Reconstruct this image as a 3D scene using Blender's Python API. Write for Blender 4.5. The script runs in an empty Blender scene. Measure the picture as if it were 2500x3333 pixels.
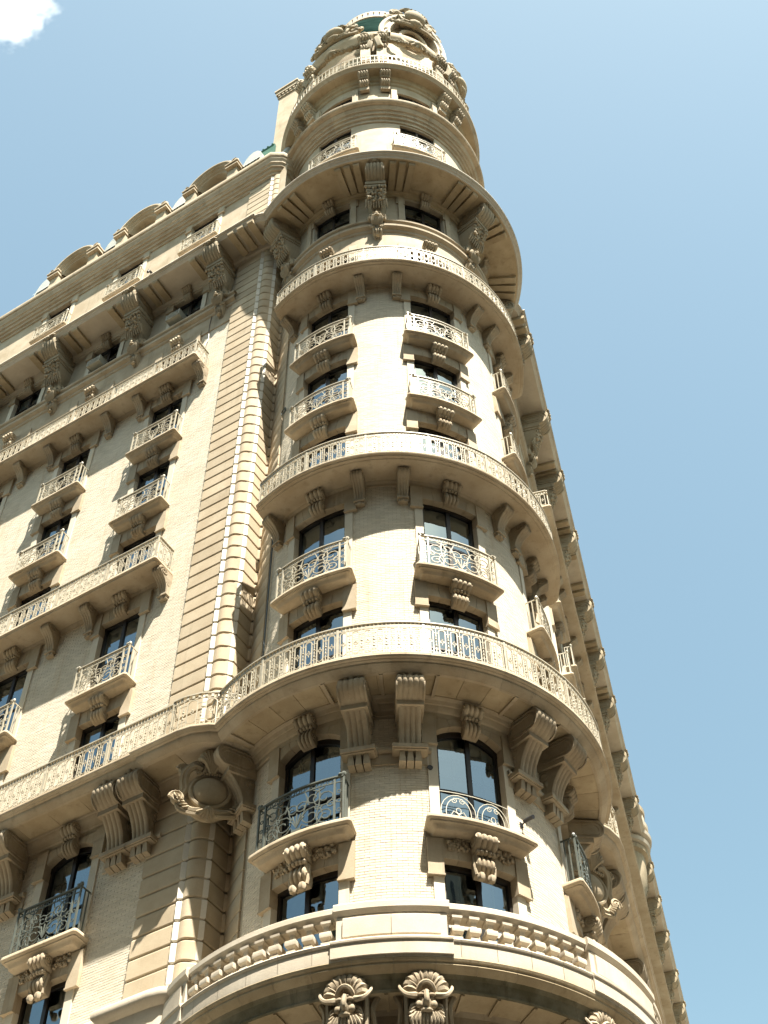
import bpy, math, random
from math import sin, cos, pi, radians as rad, sqrt, ceil, atan2, degrees
from mathutils import Matrix, Vector

SC = bpy.context.scene
COL = SC.collection
random.seed(7)

# ------------------------------------------------------------------ camera
P_, R_ = rad(52.746), rad(1.241)
fw = Vector((0, cos(P_), sin(P_))); up = Vector((0, -sin(P_), cos(P_))); rt = Vector((1, 0, 0))
up2 = cos(R_) * up + sin(R_) * rt
rt2 = cos(R_) * rt - sin(R_) * up
cd = bpy.data.cameras.new("camera"); cam = bpy.data.objects.new("camera", cd); COL.objects.link(cam)
cd.sensor_fit = 'VERTICAL'; cd.sensor_height = 36.0; cd.sensor_width = 27.0
cd.lens = 36.0 * 4389.5 / 3333.0
cd.clip_start = 0.1; cd.clip_end = 20000
m = Matrix.Identity(4)
for i in range(3):
    m[i][0] = rt2[i]; m[i][1] = up2[i]; m[i][2] = -fw[i]
m.translation = Vector((-0.171, -24.0, 1.6))
cam.matrix_world = m
SC.camera = cam

# ------------------------------------------------------------------ sky, sun, exposure
SUN_AZ, SUN_EL = rad(-67.0), rad(65.5)      # mathematical azimuth of the sun seen from the building
w = bpy.data.worlds.new("World"); SC.world = w; w.use_nodes = True
nt = w.node_tree; nt.nodes.clear()
sky = nt.nodes.new('ShaderNodeTexSky'); sky.sky_type = 'NISHITA'; sky.sun_disc = False
sky.sun_elevation = SUN_EL
sky.sun_rotation = pi / 2 - SUN_AZ
sky.altitude = 0; sky.air_density = 1.2; sky.dust_density = 1.5; sky.ozone_density = 1.2
bg = nt.nodes.new('ShaderNodeBackground'); bg.inputs['Strength'].default_value = 0.065
wo = nt.nodes.new('ShaderNodeOutputWorld')
tint = nt.nodes.new('ShaderNodeMix'); tint.data_type = 'RGBA'; tint.blend_type = 'MULTIPLY'; tint.inputs[0].default_value = 1.0; tint.inputs[7].default_value = (1.07, 1.10, 0.84, 1)
nt.links.new(sky.outputs[0], tint.inputs[6]); nt.links.new(tint.outputs[2], bg.inputs['Color']); nt.links.new(bg.outputs[0], wo.inputs['Surface'])
sl = bpy.data.lights.new("sun", 'SUN'); sl.energy = 5.0; sl.angle = rad(0.53); sl.color = (1.0, 0.935, 0.82)
so = bpy.data.objects.new("sun", sl); COL.objects.link(so)
so.location = (30, -60, 120)
sd = Vector((cos(SUN_EL) * cos(SUN_AZ), cos(SUN_EL) * sin(SUN_AZ), sin(SUN_EL)))
so.rotation_euler = sd.to_track_quat('Z', 'Y').to_euler()
SC.view_settings.view_transform = 'Standard'; SC.view_settings.look = 'None'
SC.view_settings.gamma = 1.0; SC.view_settings.exposure = 2.08
SC.cycles.max_bounces = 8; SC.cycles.volume_bounces = 8; SC.cycles.diffuse_bounces = 4; SC.cycles.glossy_bounces = 3
SC.cycles.transparent_max_bounces = 8; SC.cycles.caustics_reflective = False; SC.cycles.caustics_refractive = False

# ------------------------------------------------------------------ materials
def new_mat(name):
    mt = bpy.data.materials.new(name); mt.use_nodes = True
    n = mt.node_tree; n.nodes.clear()
    return mt, n
def nd(n, t, **kw):
    x = n.nodes.new(t)
    for k, v in kw.items():
        if k in x.inputs: x.inputs[k].default_value = v
        else: setattr(x, k, v)
    return x
def masonry(name, c1, c2, stain=(0.10, 0.085, 0.06), stain_amt=0.35, rough=0.85, rand=0.10, bump=0.25, island=False, fine=38.0, spec=0.12):
    mt, n = new_mat(name); L = n.links.new
    out = nd(n, 'ShaderNodeOutputMaterial'); b = nd(n, 'ShaderNodeBsdfPrincipled'); L(b.outputs[0], out.inputs[0])
    b.inputs['Roughness'].default_value = rough; b.inputs['Specular IOR Level'].default_value = spec
    g = nd(n, 'ShaderNodeNewGeometry')
    n1 = nd(n, 'ShaderNodeTexNoise', Scale=1.3, Detail=5.0, Roughness=0.6); L(g.outputs['Position'], n1.inputs['Vector'])
    r1 = nd(n, 'ShaderNodeMapRange'); r1.inputs[1].default_value = 0.35; r1.inputs[2].default_value = 0.68; L(n1.outputs[0], r1.inputs[0])
    mx = nd(n, 'ShaderNodeMix', data_type='RGBA'); mx.inputs[6].default_value = (*c1, 1); mx.inputs[7].default_value = (*c2, 1); L(r1.outputs[0], mx.inputs[0])
    # weathering: long vertical streaks plus blotches with their own shape
    mp = nd(n, 'ShaderNodeMapping'); mp.inputs['Scale'].default_value = (5.0, 5.0, 0.45); L(g.outputs['Position'], mp.inputs[0])
    n2 = nd(n, 'ShaderNodeTexNoise', Scale=1.0, Detail=6.0, Roughness=0.62); L(mp.outputs[0], n2.inputs['Vector'])
    r2 = nd(n, 'ShaderNodeMapRange'); r2.inputs[1].default_value = 0.56; r2.inputs[2].default_value = 0.80; r2.inputs[4].default_value = stain_amt; L(n2.outputs[0], r2.inputs[0])
    mx2 = nd(n, 'ShaderNodeMix', data_type='RGBA'); mx2.inputs[7].default_value = (*stain, 1); L(r2.outputs[0], mx2.inputs[0]); L(mx.outputs[2], mx2.inputs[6])
    # value variation per piece
    oi = nd(n, 'ShaderNodeObjectInfo')
    rr = nd(n, 'ShaderNodeMapRange'); rr.inputs[3].default_value = 1 - rand; rr.inputs[4].default_value = 1 + rand
    L(g.outputs['Random Per Island'] if island else oi.outputs['Random'], rr.inputs[0])
    n3 = nd(n, 'ShaderNodeTexNoise', Scale=fine, Detail=4.0, Roughness=0.7); L(g.outputs['Position'], n3.inputs['Vector'])
    r3 = nd(n, 'ShaderNodeMapRange'); r3.inputs[3].default_value = 0.86; r3.inputs[4].default_value = 1.14; L(n3.outputs[0], r3.inputs[0])
    ml = nd(n, 'ShaderNodeMath', operation='MULTIPLY'); L(rr.outputs[0], ml.inputs[0]); L(r3.outputs[0], ml.inputs[1])
    hs = nd(n, 'ShaderNodeVectorMath', operation='SCALE'); L(mx2.outputs[2], hs.inputs[0]); L(ml.outputs[0], hs.inputs['Scale'])
    L(hs.outputs[0], b.inputs['Base Color'])
    bp = nd(n, 'ShaderNodeBump'); bp.inputs['Strength'].default_value = bump; bp.inputs['Distance'].default_value = 0.012
    L(n3.outputs[0], bp.inputs['Height']); L(bp.outputs[0], b.inputs['Normal'])
    return mt
def plain(name, c, rough=0.6, metal=0.0, var=0.12, scale=6.0, spec=0.3):
    mt, n = new_mat(name); L = n.links.new
    out = nd(n, 'ShaderNodeOutputMaterial'); b = nd(n, 'ShaderNodeBsdfPrincipled'); L(b.outputs[0], out.inputs[0])
    b.inputs['Roughness'].default_value = rough; b.inputs['Metallic'].default_value = metal; b.inputs['Specular IOR Level'].default_value = spec
    g = nd(n, 'ShaderNodeNewGeometry'); n1 = nd(n, 'ShaderNodeTexNoise', Scale=scale, Detail=4.0); L(g.outputs['Position'], n1.inputs['Vector'])
    r1 = nd(n, 'ShaderNodeMapRange'); r1.inputs[1].default_value = 0.3; r1.inputs[2].default_value = 0.7; r1.inputs[3].default_value = 1 - var; r1.inputs[4].default_value = 1 + var; L(n1.outputs[0], r1.inputs[0])
    sc = nd(n, 'ShaderNodeVectorMath', operation='SCALE'); sc.inputs[0].default_value = c; L(r1.outputs[0], sc.inputs['Scale']); L(sc.outputs[0], b.inputs['Base Color'])
    return mt
STONE = masonry("terracotta_stone", (0.355, 0.285, 0.195), (0.46, 0.39, 0.29), stain_amt=0.48)
PIER = masonry("pier_stone", (0.40, 0.325, 0.225), (0.475, 0.40, 0.29), stain_amt=0.25, rand=0.09)
STRIP = masonry("pale_bead_stone", (0.60, 0.56, 0.48), (0.64, 0.60, 0.52), stain_amt=0.15, rand=0.05)
WHITE = masonry("pale_terracotta", (0.45, 0.39, 0.305), (0.54, 0.485, 0.395), stain_amt=0.20, rand=0.05)
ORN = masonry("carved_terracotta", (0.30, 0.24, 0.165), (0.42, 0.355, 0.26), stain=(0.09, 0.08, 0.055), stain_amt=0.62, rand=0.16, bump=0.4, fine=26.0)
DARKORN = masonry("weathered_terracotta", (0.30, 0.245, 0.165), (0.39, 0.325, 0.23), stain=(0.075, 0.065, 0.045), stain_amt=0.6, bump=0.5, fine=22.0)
SOOT = masonry("sooty_stone", (0.11, 0.095, 0.055), (0.26, 0.23, 0.165), stain=(0.035, 0.032, 0.018), stain_amt=0.85, bump=0.5, fine=18.0)
SOFFIT = masonry("soffit_stone", (0.33, 0.26, 0.165), (0.45, 0.37, 0.25), stain=(0.15, 0.11, 0.06), stain_amt=0.6)
BRICK = masonry("cream_brick", (0.565, 0.505, 0.40), (0.62, 0.565, 0.465), stain=(0.44, 0.31, 0.16), stain_amt=0.55, rand=0.085, island=True)
BRICK1 = masonry("cream_brick_single", (0.565, 0.505, 0.40), (0.62, 0.565, 0.465), stain=(0.44, 0.31, 0.16), stain_amt=0.55, rand=0.085)
MORTAR = masonry("mortar", (0.37, 0.31, 0.225), (0.42, 0.36, 0.27), stain_amt=0.3)
IRONC = plain("cream_painted_iron", (0.37, 0.335, 0.255), rough=0.5)
IRONG = plain("grey_green_painted_iron", (0.095, 0.105, 0.088), rough=0.5)
IRONW = plain("thin_pale_iron", (0.48, 0.46, 0.38), rough=0.5)
FRAME = plain("dark_window_frame", (0.018, 0.014, 0.011), rough=0.4)
SASHW = plain("pale_window_sash", (0.42, 0.38, 0.32), rough=0.5)
CURT = plain("white_curtain", (0.42, 0.43, 0.42), rough=0.9, scale=3.0)
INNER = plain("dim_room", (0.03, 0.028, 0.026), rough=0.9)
COPPER = masonry("green_copper", (0.010, 0.022, 0.019), (0.020, 0.042, 0.036), stain=(0.008, 0.012, 0.01), stain_amt=0.5, rough=0.95, spec=0.0)
GREEN = masonry('verdigris_copper', (0.045, 0.12, 0.09), (0.09, 0.19, 0.15), stain=(0.02, 0.03, 0.025), stain_amt=0.5, rough=0.9, spec=0.05)
SLATE = masonry("pale_roof_slate", (0.36, 0.38, 0.36), (0.46, 0.47, 0.43), stain=(0.12, 0.16, 0.13), stain_amt=0.4, rough=0.5, rand=0.14)
ACM = plain("air_conditioner_metal", (0.34, 0.33, 0.27), rough=0.5)
BLACK = plain("black_metal", (0.02, 0.02, 0.022), rough=0.45)
ASPH = plain("asphalt", (0.055, 0.053, 0.05), rough=0.9, scale=20)
PAVE = plain("concrete_pavement", (0.17, 0.155, 0.13), rough=0.9, scale=4)
EARTH = plain("city_ground", (0.055, 0.052, 0.046), rough=0.95, scale=0.05)

def glass_mat():
    mt, n = new_mat("window_glass"); L = n.links.new
    out = nd(n, 'ShaderNodeOutputMaterial')
    gl = nd(n, 'ShaderNodeBsdfGlossy'); gl.inputs['Roughness'].default_value = 0.015; gl.inputs['Color'].default_value = (0.72, 0.86, 0.95, 1)
    tr = nd(n, 'ShaderNodeBsdfTransparent'); tr.inputs['Color'].default_value = (0.42, 0.54, 0.58, 1)
    fr = nd(n, 'ShaderNodeFresnel'); fr.inputs['IOR'].default_value = 1.62
    g = nd(n, 'ShaderNodeNewGeometry'); nn = nd(n, 'ShaderNodeTexNoise', Scale=1.6, Detail=1.0); L(g.outputs['Position'], nn.inputs['Vector'])
    bp = nd(n, 'ShaderNodeBump'); bp.inputs['Strength'].default_value = 0.16; bp.inputs['Distance'].default_value = 0.02; L(nn.outputs[0], bp.inputs['Height'])
    L(bp.outputs[0], gl.inputs['Normal'])
    ad = nd(n, 'ShaderNodeMath', operation='ADD'); ad.inputs[1].default_value = 0.20; L(fr.outputs[0], ad.inputs[0])
    mx = nd(n, 'ShaderNodeMixShader'); L(ad.outputs[0], mx.inputs[0]); L(tr.outputs[0], mx.inputs[1]); L(gl.outputs[0], mx.inputs[2])
    L(mx.outputs[0], out.inputs[0])
    return mt
GLASS = glass_mat()

# ------------------------------------------------------------------ mesh building
class MB:
    def __init__(s): s.v = []; s.f = []
    def add(s, V, F):
        b = len(s.v); s.v += V; s.f += [tuple(b + i for i in q) for q in F]
    def grid(s, rows, cu=False, cv=False):
        nr, nc = len(rows), len(rows[0]); b = len(s.v)
        for r in rows: s.v += r
        for i in range(nr if cu else nr - 1):
            i2 = (i + 1) % nr
            for j in range(nc if cv else nc - 1):
                j2 = (j + 1) % nc
                s.f.append((b + i * nc + j, b + i * nc + j2, b + i2 * nc + j2, b + i2 * nc + j))
        return b
    def box(s, x0, x1, y0, y1, z0, z1, nx=1):
        prof = [(y0, z0), (y1, z0), (y1, z1), (y0, z1)]
        s.extr(prof, [x0 + (x1 - x0) * i / nx for i in range(nx + 1)])
    def extr(s, prof, xs, cap=True, closed=True):
        b = s.grid([[(x, o, z) for o, z in prof] for x in xs], cv=closed)
        n = len(prof)
        if cap:
            s.f.append(tuple(b + i for i in range(n)))
            e = b + (len(xs) - 1) * n
            s.f.append(tuple(e + i for i in reversed(range(n))))
    def tube(s, pts, r, n=4, cap=True, taper=None):
        pts = [Vector(p) for p in pts]; N = len(pts)
        if N < 2: return
        t0 = (pts[1] - pts[0]).normalized()
        ref = Vector((0, 0, 1)) if abs(t0.z) < 0.9 else Vector((0, 1, 0))
        u = t0.cross(ref).normalized(); rows = []
        for i in range(N):
            t = (pts[min(i + 1, N - 1)] - pts[max(i - 1, 0)])
            if t.length < 1e-9: t = t0.copy()
            t.normalize()
            u = (u - t * u.dot(t))
            if u.length < 1e-6: u = t.orthogonal()
            u.normalize(); v = t.cross(u)
            rr = r if taper is None else r * (1 + (taper - 1) * i / (N - 1))
            rows.append([tuple(pts[i] + rr * (cos(2 * pi * k / n + pi / 4) * u + sin(2 * pi * k / n + pi / 4) * v)) for k in range(n)])
        b = s.grid(rows, cv=True)
        if cap:
            s.f.append(tuple(b + k for k in range(n))); e = b + (N - 1) * n
            s.f.append(tuple(e + k for k in reversed(range(n))))
    def ball(s, c, r, nu=8, nv=5):
        if not isinstance(r, (tuple, list)): r = (r, r, r)
        rows = []
        for i in range(nv + 1):
            t = pi * i / nv
            t = min(max(t, 0.02), pi - 0.02)
            rows.append([(c[0] + r[0] * sin(t) * cos(2 * pi * k / nu), c[1] + r[1] * sin(t) * sin(2 * pi * k / nu), c[2] + r[2] * cos(t)) for k in range(nu)])
        s.grid(rows, cv=True)
    def lathe(s, prof, a0, a1, n, cx=0.0, cy=0.0, closed=False):
        full = abs(a1 - a0) >= 359.9
        rows = []
        for i in range(n if full else n + 1):
            a = rad(a0 + (a1 - a0) * i / n)
            rows.append([(cx + r * cos(a), cy + r * sin(a), z) for r, z in prof])
        b = s.grid(rows, cu=full, cv=closed)
        if closed and not full:
            k = len(prof); s.f.append(tuple(b + i for i in range(k))); e = b + n * k
            s.f.append(tuple(e + i for i in reversed(range(k))))
    def shelf(s, x0, x1, depth, prof, rd=0.08, nx=1):
        """slab standing on a wall (o=0); prof = (inset, z) rings from top to bottom"""
        rows = []
        for ins, z in prof:
            a, b_, d = x0 + ins, x1 - ins, depth - ins
            r = max(0.005, min(rd, d * 0.9))
            ring = [(a, -0.03, z)]
            for k in range(5):
                t = pi / 2 * k / 4; ring.append((a + r - r * cos(t), d - r + r * sin(t), z))
            for k in range(1, nx): ring.append((a + r + (b_ - a - 2 * r) * k / nx, d, z))
            for k in range(5):
                t = pi / 2 * k / 4; ring.append((b_ - r + r * sin(t), d - r + r * cos(t), z))
            ring.append((b_, -0.03, z)); rows.append(ring)
        b = s.grid(rows); n = len(rows[0]); h = n // 2
        for off in (0, (len(rows) - 1) * n):
            for k in range(h - (0 if n % 2 else 1)):
                k2 = n - 1 - k
                if k + 1 < k2 - 0: 
                    if k + 1 == k2 - 1: s.f.append((b + off + k, b + off + k + 1, b + off + k2))
                    else: s.f.append((b + off + k, b + off + k + 1, b + off + k2 - 1, b + off + k2))
    def mesh(s, name, mat, R=None, smooth=38):
        V = s.v
        if R: V = [((R + o) * sin(x / R), (R + o) * cos(x / R), z) for x, o, z in V]
        me = bpy.data.meshes.new(name); me.from_pydata(V, [], s.f)
        me.materials.append(mat)
        if smooth:
            me.polygons.foreach_set('use_smooth', [True] * len(me.polygons))
            me.set_sharp_from_angle(angle=rad(smooth))
        me.update()
        return me

def crv(pts, n=4):
    out = []
    for i in range(len(pts) - 1):
        p0 = pts[max(i - 1, 0)]; p1 = pts[i]; p2 = pts[i + 1]; p3 = pts[min(i + 2, len(pts) - 1)]
        for k in range(n):
            t = k / n
            out.append(tuple(0.5 * ((2 * p1[j]) + (-p0[j] + p2[j]) * t + (2 * p0[j] - 5 * p1[j] + 4 * p2[j] - p3[j]) * t * t + (-p0[j] + 3 * p1[j] - 3 * p2[j] + p3[j]) * t ** 3) for j in range(3)))
    out.append(tuple(pts[-1])); return out
CACHE = {}
def proto(key, fn, mat, R=None, smooth=38):
    k = (key, R)
    if k not in CACHE:
        mb = MB(); fn(mb); CACHE[k] = mb.mesh(key if isinstance(key, str) else key[0], mat, R, smooth)
    return CACHE[k]
def put(name, me, parent=None, M=None):
    o = bpy.data.objects.new(name, me); COL.objects.link(o)
    if parent is not None: o.parent = parent
    if M is not None: o.matrix_local = M
    return o
def tag(o, label=None, cat=None, group=None, kind=None):
    if label: o['label'] = label
    if cat: o['category'] = cat
    if group: o['group'] = group
    if kind: o['kind'] = kind
    return o
I4 = Matrix.Identity(4)

# ------------------------------------------------------------------ layout frames
def notch(prof, d=.05, h=.03):
    """undercut every flat step of a fascia profile so that a deep joint line shows beneath it"""
    out = [prof[0]]
    for p, q in zip(prof[:-1], prof[1:]):
        if abs(q[1] - p[1]) < .004 and .03 < q[0] - p[0] < .13: out += [(p[0] - d, p[1]), (p[0] - d, p[1] + h), (q[0], p[1] + h)]
        else: out.append(q)
    return out
class Wall:
    def __init__(s, R=None, ang=0, N=0, sg=1):
        s.R = R; s.N = N; s.sg = sg
        if not R:
            s.u = Vector((cos(rad(ang)), sin(rad(ang))))
            s.n = Vector((-s.u.y, s.u.x)) * sg
            s.rot = atan2(s.n.y, s.n.x) - pi / 2
    def M(s, p, z=0.0):
        if s.R: return Matrix.Translation((0, 0, z)) @ Matrix.Rotation(rad(p) - pi / 2, 4, 'Z')
        q = s.u * p + s.n * s.N
        return Matrix.Translation((q.x, q.y, z)) @ Matrix.Rotation(s.rot, 4, 'Z')
    def pt(s, p, o, z):
        if s.R: return Vector(((s.R + o) * cos(rad(p)), (s.R + o) * sin(rad(p)), z))
        q = s.u * p + s.n * (s.N + o); return Vector((q.x, q.y, z))
RW = 3.70
TW = Wall(R=RW)
LF = Wall(ang=149.5, N=3.62, sg=1)     # facade running away to the left; position = metres from the tower axis
RF = Wall(ang=76.0, N=3.62, sg=-1)     # facade running away to the right
TCOL = [-119.5, -66.2, -13.5]
LCOL = [6.3, 10.15, 14.0]
RCOL = [8.9, 12.05, 15.7, 19.3, 22.4]
HEAD = {0: 17.66, 1: 20.90, 2: 25.14, 3: 28.87, 4: 32.40, 5: 35.98, 6: 39.60, 7: 42.80, 8: 46.72, 9: 53.50}
SILL = {0: 15.7, 1: 18.44, 2: 22.15, 3: 25.92, 4: 29.85, 5: 33.27, 6: 36.82, 7: 40.55, 8: 44.85, 9: 51.2}
SLAB = {1: 18.40, 3: 25.86, 5: 33.22, 6: 36.75}
ZB, ZC, ZD, ZE = 21.98, 29.66, 40.32, 47.5
WT, WL = 1.49, 1.36            # window widths on tower and facades

BLD = bpy.data.objects.new("apartment_building", None); COL.objects.link(BLD)
tag(BLD, "ornate cream brick apartment building with a round corner tower, iron balconies and scroll brackets", "building")

# ------------------------------------------------------------------ setting below the camera (lights the soffits from below)
def sheet(name, x0, x1, y0, y1, z, mat, th=0.0):
    mb = MB(); mb.box(x0, x1, y0, y1, z - max(th, 0.05), z)
    return tag(put(name, mb.mesh(name, mat, None, 0)), kind='structure')
sheet("ground", -3000, 3000, -3000, 3000, -0.05, EARTH)
sheet("pavement", -60, 60, -8.5, 80, 0.15, PAVE, 0.15)
sheet("road", -300, 300, -21.0, -8.5, 0.0, ASPH)
sheet("pavement", -60, 60, -34, -21.0, 0.15, PAVE, 0.15)

# buildings across the streets, behind and beside the camera: they close the street canyon and mirror in the panes
def neighbour(x, y, rz, wd, dp, h, mat, label):
    def body(mb):
        mb.box(-wd / 2, wd / 2, -dp, 0, 0, h); mb.box(-wd / 2 - .5, wd / 2 + .5, -dp - .5, .6, h, h + .9); mb.box(-wd / 2 - .2, wd / 2 + .2, -dp - .2, .3, 4.6, 5.1)
        mb.box(-wd / 2, wd / 2, -dp, -dp + .4, h + .9, h + 2.0); mb.box(-wd / 2, wd / 2, -.4, 0, h + .9, h + 2.0)
    root = bpy.data.objects.new("neighbour_building", None); COL.objects.link(root)
    root.matrix_world = Matrix.Translation((x, y, .15)) @ Matrix.Rotation(rz, 4, 'Z')
    tag(root, label, "building", "buildings across the streets")
    put("wall", proto(("neighbour_wall", wd, h), body, mat, None, 0), root)
    def win(mb): mb.box(-.75, .75, -.02, .03, 0, 2.3); mb.box(-.95, .95, 0, .18, -.15, 0)
    def pn(mb):
        for sx in (-1, 1): mb.box(min(sx * .04, sx * .68), max(sx * .04, sx * .68), .03, .045, .08, 1.1); mb.box(min(sx * .04, sx * .68), max(sx * .04, sx * .68), .03, .045, 1.18, 2.22)
    wm, pm = proto("neighbour_window", win, SASHW, None, 0), proto("neighbour_pane", pn, FRAME, None, 0)
    nf = int((h - 6) / 3.5); nw = int(wd / 4.2)
    for j in range(nf):
        for i in range(nw):
            o = put("window", wm, root, Matrix.Translation((-wd / 2 + wd * (i + .5) / nw, .0, 6.2 + j * 3.5))); put("pane", pm, o)
NB1 = masonry("red_brown_brick", (0.20, 0.12, 0.08), (0.26, 0.16, 0.11)); NB2 = masonry("grey_limestone", (0.26, 0.24, 0.20), (0.32, 0.30, 0.25))
neighbour(-52, -37, 0, 34, 18, 50, NB2, "grey limestone apartment block across the side street, leftmost")
neighbour(-14, -38, 0, 38, 18, 58, NB1, "red brick apartment block straight across the street behind the viewpoint")
neighbour(24, -39, 0, 34, 18, 54, NB2, "grey limestone apartment block across the street, right of the brick one")
neighbour(52, 0, rad(90), 60, 18, 40, NB1, "long red brick block across the avenue on the right")

# ================================================================== walls
def solve_breaks(vals): return sorted(set(round(v, 5) for v in vals))
def wall_panel(mb, fn, xs, zs, holes, o=0.0):
    """quads on a wall surface leaving rectangular holes"""
    for i in range(len(xs) - 1):
        xm = (xs[i] + xs[i + 1]) / 2
        for j in range(len(zs) - 1):
            zm = (zs[j] + zs[j + 1]) / 2
            if any(h[0] < xm < h[1] and h[2] < zm < h[3] for h in holes): continue
            mb.add([fn(xs[i], o, zs[j]), fn(xs[i + 1], o, zs[j]), fn(xs[i + 1], o, zs[j + 1]), fn(xs[i], o, zs[j + 1])], [(0, 1, 2, 3)])
def arch_top(k): return 0.25 if k == 1 else 0.0

def tower_wall():
    c0 = -72.0
    def X(a): return rad(c0 - a) * RW
    holes = []
    for a in TCOL:
        for k in range(0, 9):
            x = X(a); holes.append((x - WT / 2, x + WT / 2, SILL[k], HEAD[k] + arch_top(k)))
    xs = [X(-185) - 0.0, X(35)]
    for h in holes: xs += [h[0], h[1]]
    xs = solve_breaks(xs); fine = []
    for i in range(len(xs) - 1):
        n = max(1, ceil((xs[i + 1] - xs[i]) / 0.2))
        fine += [xs[i] + (xs[i + 1] - xs[i]) * k / n for k in range(n)]
    fine.append(xs[-1])
    zs = [12.0, 47.6]
    for h in holes: zs += [h[2], h[3]]
    mb = MB(); wall_panel(mb, lambda x, o, z: (x, o, z), fine, solve_breaks(zs), holes, -0.007)
    w_ = put("tower_wall", mb.mesh("tower_wall", MORTAR, RW), BLD, TW.M(c0))
    w_['label'] = "mortar bed of the round brick tower wall"
    return X, holes, c0, w_
def flat_wall(W, cols, s0, s1, name, zs0=0.0, zs1=54.6, levels=range(0, 10)):
    holes = []
    for c in cols:
        for k in levels:
            x = W.sg * c; holes.append((x - WL / 2, x + WL / 2, SILL[k], HEAD[k] + arch_top(k)))
    a, b = sorted((W.sg * s0, W.sg * s1))
    xs = [a, b]; zs = [zs0, zs1]
    for h in holes: xs += [h[0], h[1]]; zs += [h[2], h[3]]
    mb = MB(); wall_panel(mb, lambda x, o, z: (x, o, z), solve_breaks(xs), solve_breaks(zs), holes, -0.007)
    w_ = put(name, mb.mesh(name, MORTAR), BLD, W.M(0))
    return holes, w_

# bricks: running bond, every brick has its own edges and a recessed joint around it
BL, BH, BJ = 0.205, 0.0625, 0.006
def brick_shape(mb, x0, x1, z0, z1, o):
    e = 0.003
    V = [(x0, -0.007, z0), (x1, -0.007, z0), (x1, -0.007, z1), (x0, -0.007, z1),
         (x0 + e, o, z0 + e), (x1 - e, o, z0 + e), (x1 - e, o, z1 - e), (x0 + e, o, z1 - e)]
    mb.add(V, [(4, 5, 6, 7), (0, 1, 5, 4), (1, 2, 6, 5), (2, 3, 7, 6), (3, 0, 4, 7)])
def lay_bricks(x0, x1, z0, z1, blocks, pick=None):
    rng = random.Random(3); mb = MB(); singles = []
    r = 0; z = z0
    while z + BH <= z1 + 0.001:
        za, zb = z + BJ / 2, z + BH - BJ / 2
        iv = [(x0, x1)]
        for b in blocks:
            if b[2] < zb and b[3] > za:
                nv = []
                for p, q in iv:
                    if b[1] <= p or b[0] >= q: nv.append((p, q)); continue
                    if b[0] > p: nv.append((p, b[0]))
                    if b[1] < q: nv.append((b[1], q))
                iv = nv
        off = (r % 2) * 0.5 * BL
        for p, q in iv:
            k = math.floor((p - off) / BL)
            while True:
                xa = off + k * BL; xb = xa + BL; k += 1
                if xa >= q: break
                a_, b_ = max(xa, p) + BJ / 2, min(xb, q) - BJ / 2
                if b_ - a_ < 0.03: continue
                o = rng.uniform(-0.0015, 0.0025)
                if pick and b_ - a_ > BL - BJ - 1e-4 and len(singles) < 300 and pick((a_ + b_) / 2, (za + zb) / 2): singles.append(((a_ + b_) / 2, (za + zb) / 2, o))
                else: brick_shape(mb, a_, b_, za, zb, o)
        z += BH; r += 1
    return mb, singles

TX, THOLES, TC0, TWALL = tower_wall()
tblocks = []
for a in TCOL:
    x = TX(a)
    for k in range(0, 8):
        top = {0: 18.25, 1: 21.3, 2: 25.7, 3: 29.4, 4: 33.05, 5: 36.6, 6: 40.1, 7: 43.2}[k]
        tblocks.append((x - WT / 2 - 0.30, x + WT / 2 + 0.30, HEAD[k] - 0.38, top))
        tblocks.append((x - WT / 2 - 0.20, x + WT / 2 + 0.20, SILL[k] - 0.1, HEAD[k] - 0.38))
bx0, bx1 = TX(8), TX(-146)
tblocks.append((-99, 99, 21.25, 22.02))
mbk, sing = lay_bricks(bx0, bx1, 15.6, 43.0, tblocks, lambda x, z: abs(x - TX(-92.5)) < 0.62 and 18.05 < z < 20.1)
o = put("brick", mbk.mesh("brick_courses", BRICK, RW, 0), TWALL); o['kind'] = 'stuff'
bm1 = proto("brick", lambda b: brick_shape(b, -BL / 2 + BJ / 2, BL / 2 - BJ / 2, -BH / 2 + BJ / 2, BH / 2 - BJ / 2, 0.0), BRICK1, None, 0)
for x, z, oo in sing:
    put("brick", bm1, TWALL, Matrix.Rotation(-x / RW, 4, 'Z') @ Matrix.Translation((0, RW + oo, z)))

LHOLES, LWALL = flat_wall(LF, LCOL, 3.0, 18.2, "facade_wall")
RHOLES, RWALL = flat_wall(RF, RCOL, 3.0, 62.0, "facade_wall")
def facade_blocks(W, cols):
    bl = []
    for c in cols:
        x = W.sg * c
        for k in range(0, 8):
            top = {0: 18.25, 1: 21.3, 2: 25.7, 3: 29.4, 4: 33.05, 5: 36.6, 6: 40.1, 7: 43.2}[k]
            bl.append((x - WL / 2 - 0.30, x + WL / 2 + 0.30, HEAD[k] - 0.38, top))
            bl.append((x - WL / 2 - 0.20, x + WL / 2 + 0.20, SILL[k] - 0.1, HEAD[k] - 0.38))
    bl.append((-99, 99, 21.25, 22.02))
    return bl
mbk, _ = lay_bricks(4.05, 17.0, 12.0, 43.0, facade_blocks(LF, LCOL))
o = put("brick", mbk.mesh("brick_courses", BRICK, None, 0), LWALL); o['kind'] = 'stuff'
mb = MB()
wall_panel(mb, lambda x, o, z: (x, o, z), [-61, -4.05], [12, 43], [], 0.0)
RB = MB()
xs = solve_breaks([-61.0, -4.05] + [h for q in RHOLES for h in q[:2]]); zs = solve_breaks([12.0, 43.0] + [h for q in RHOLES for h in q[2:]])
wall_panel(RB, lambda x, o, z: (x, o, z), xs, [z for z in zs if 12 <= z <= 43], RHOLES, 0.0)
o = put("brick_facing", RB.mesh("brick_facing", BRICK1), RWALL)

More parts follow.
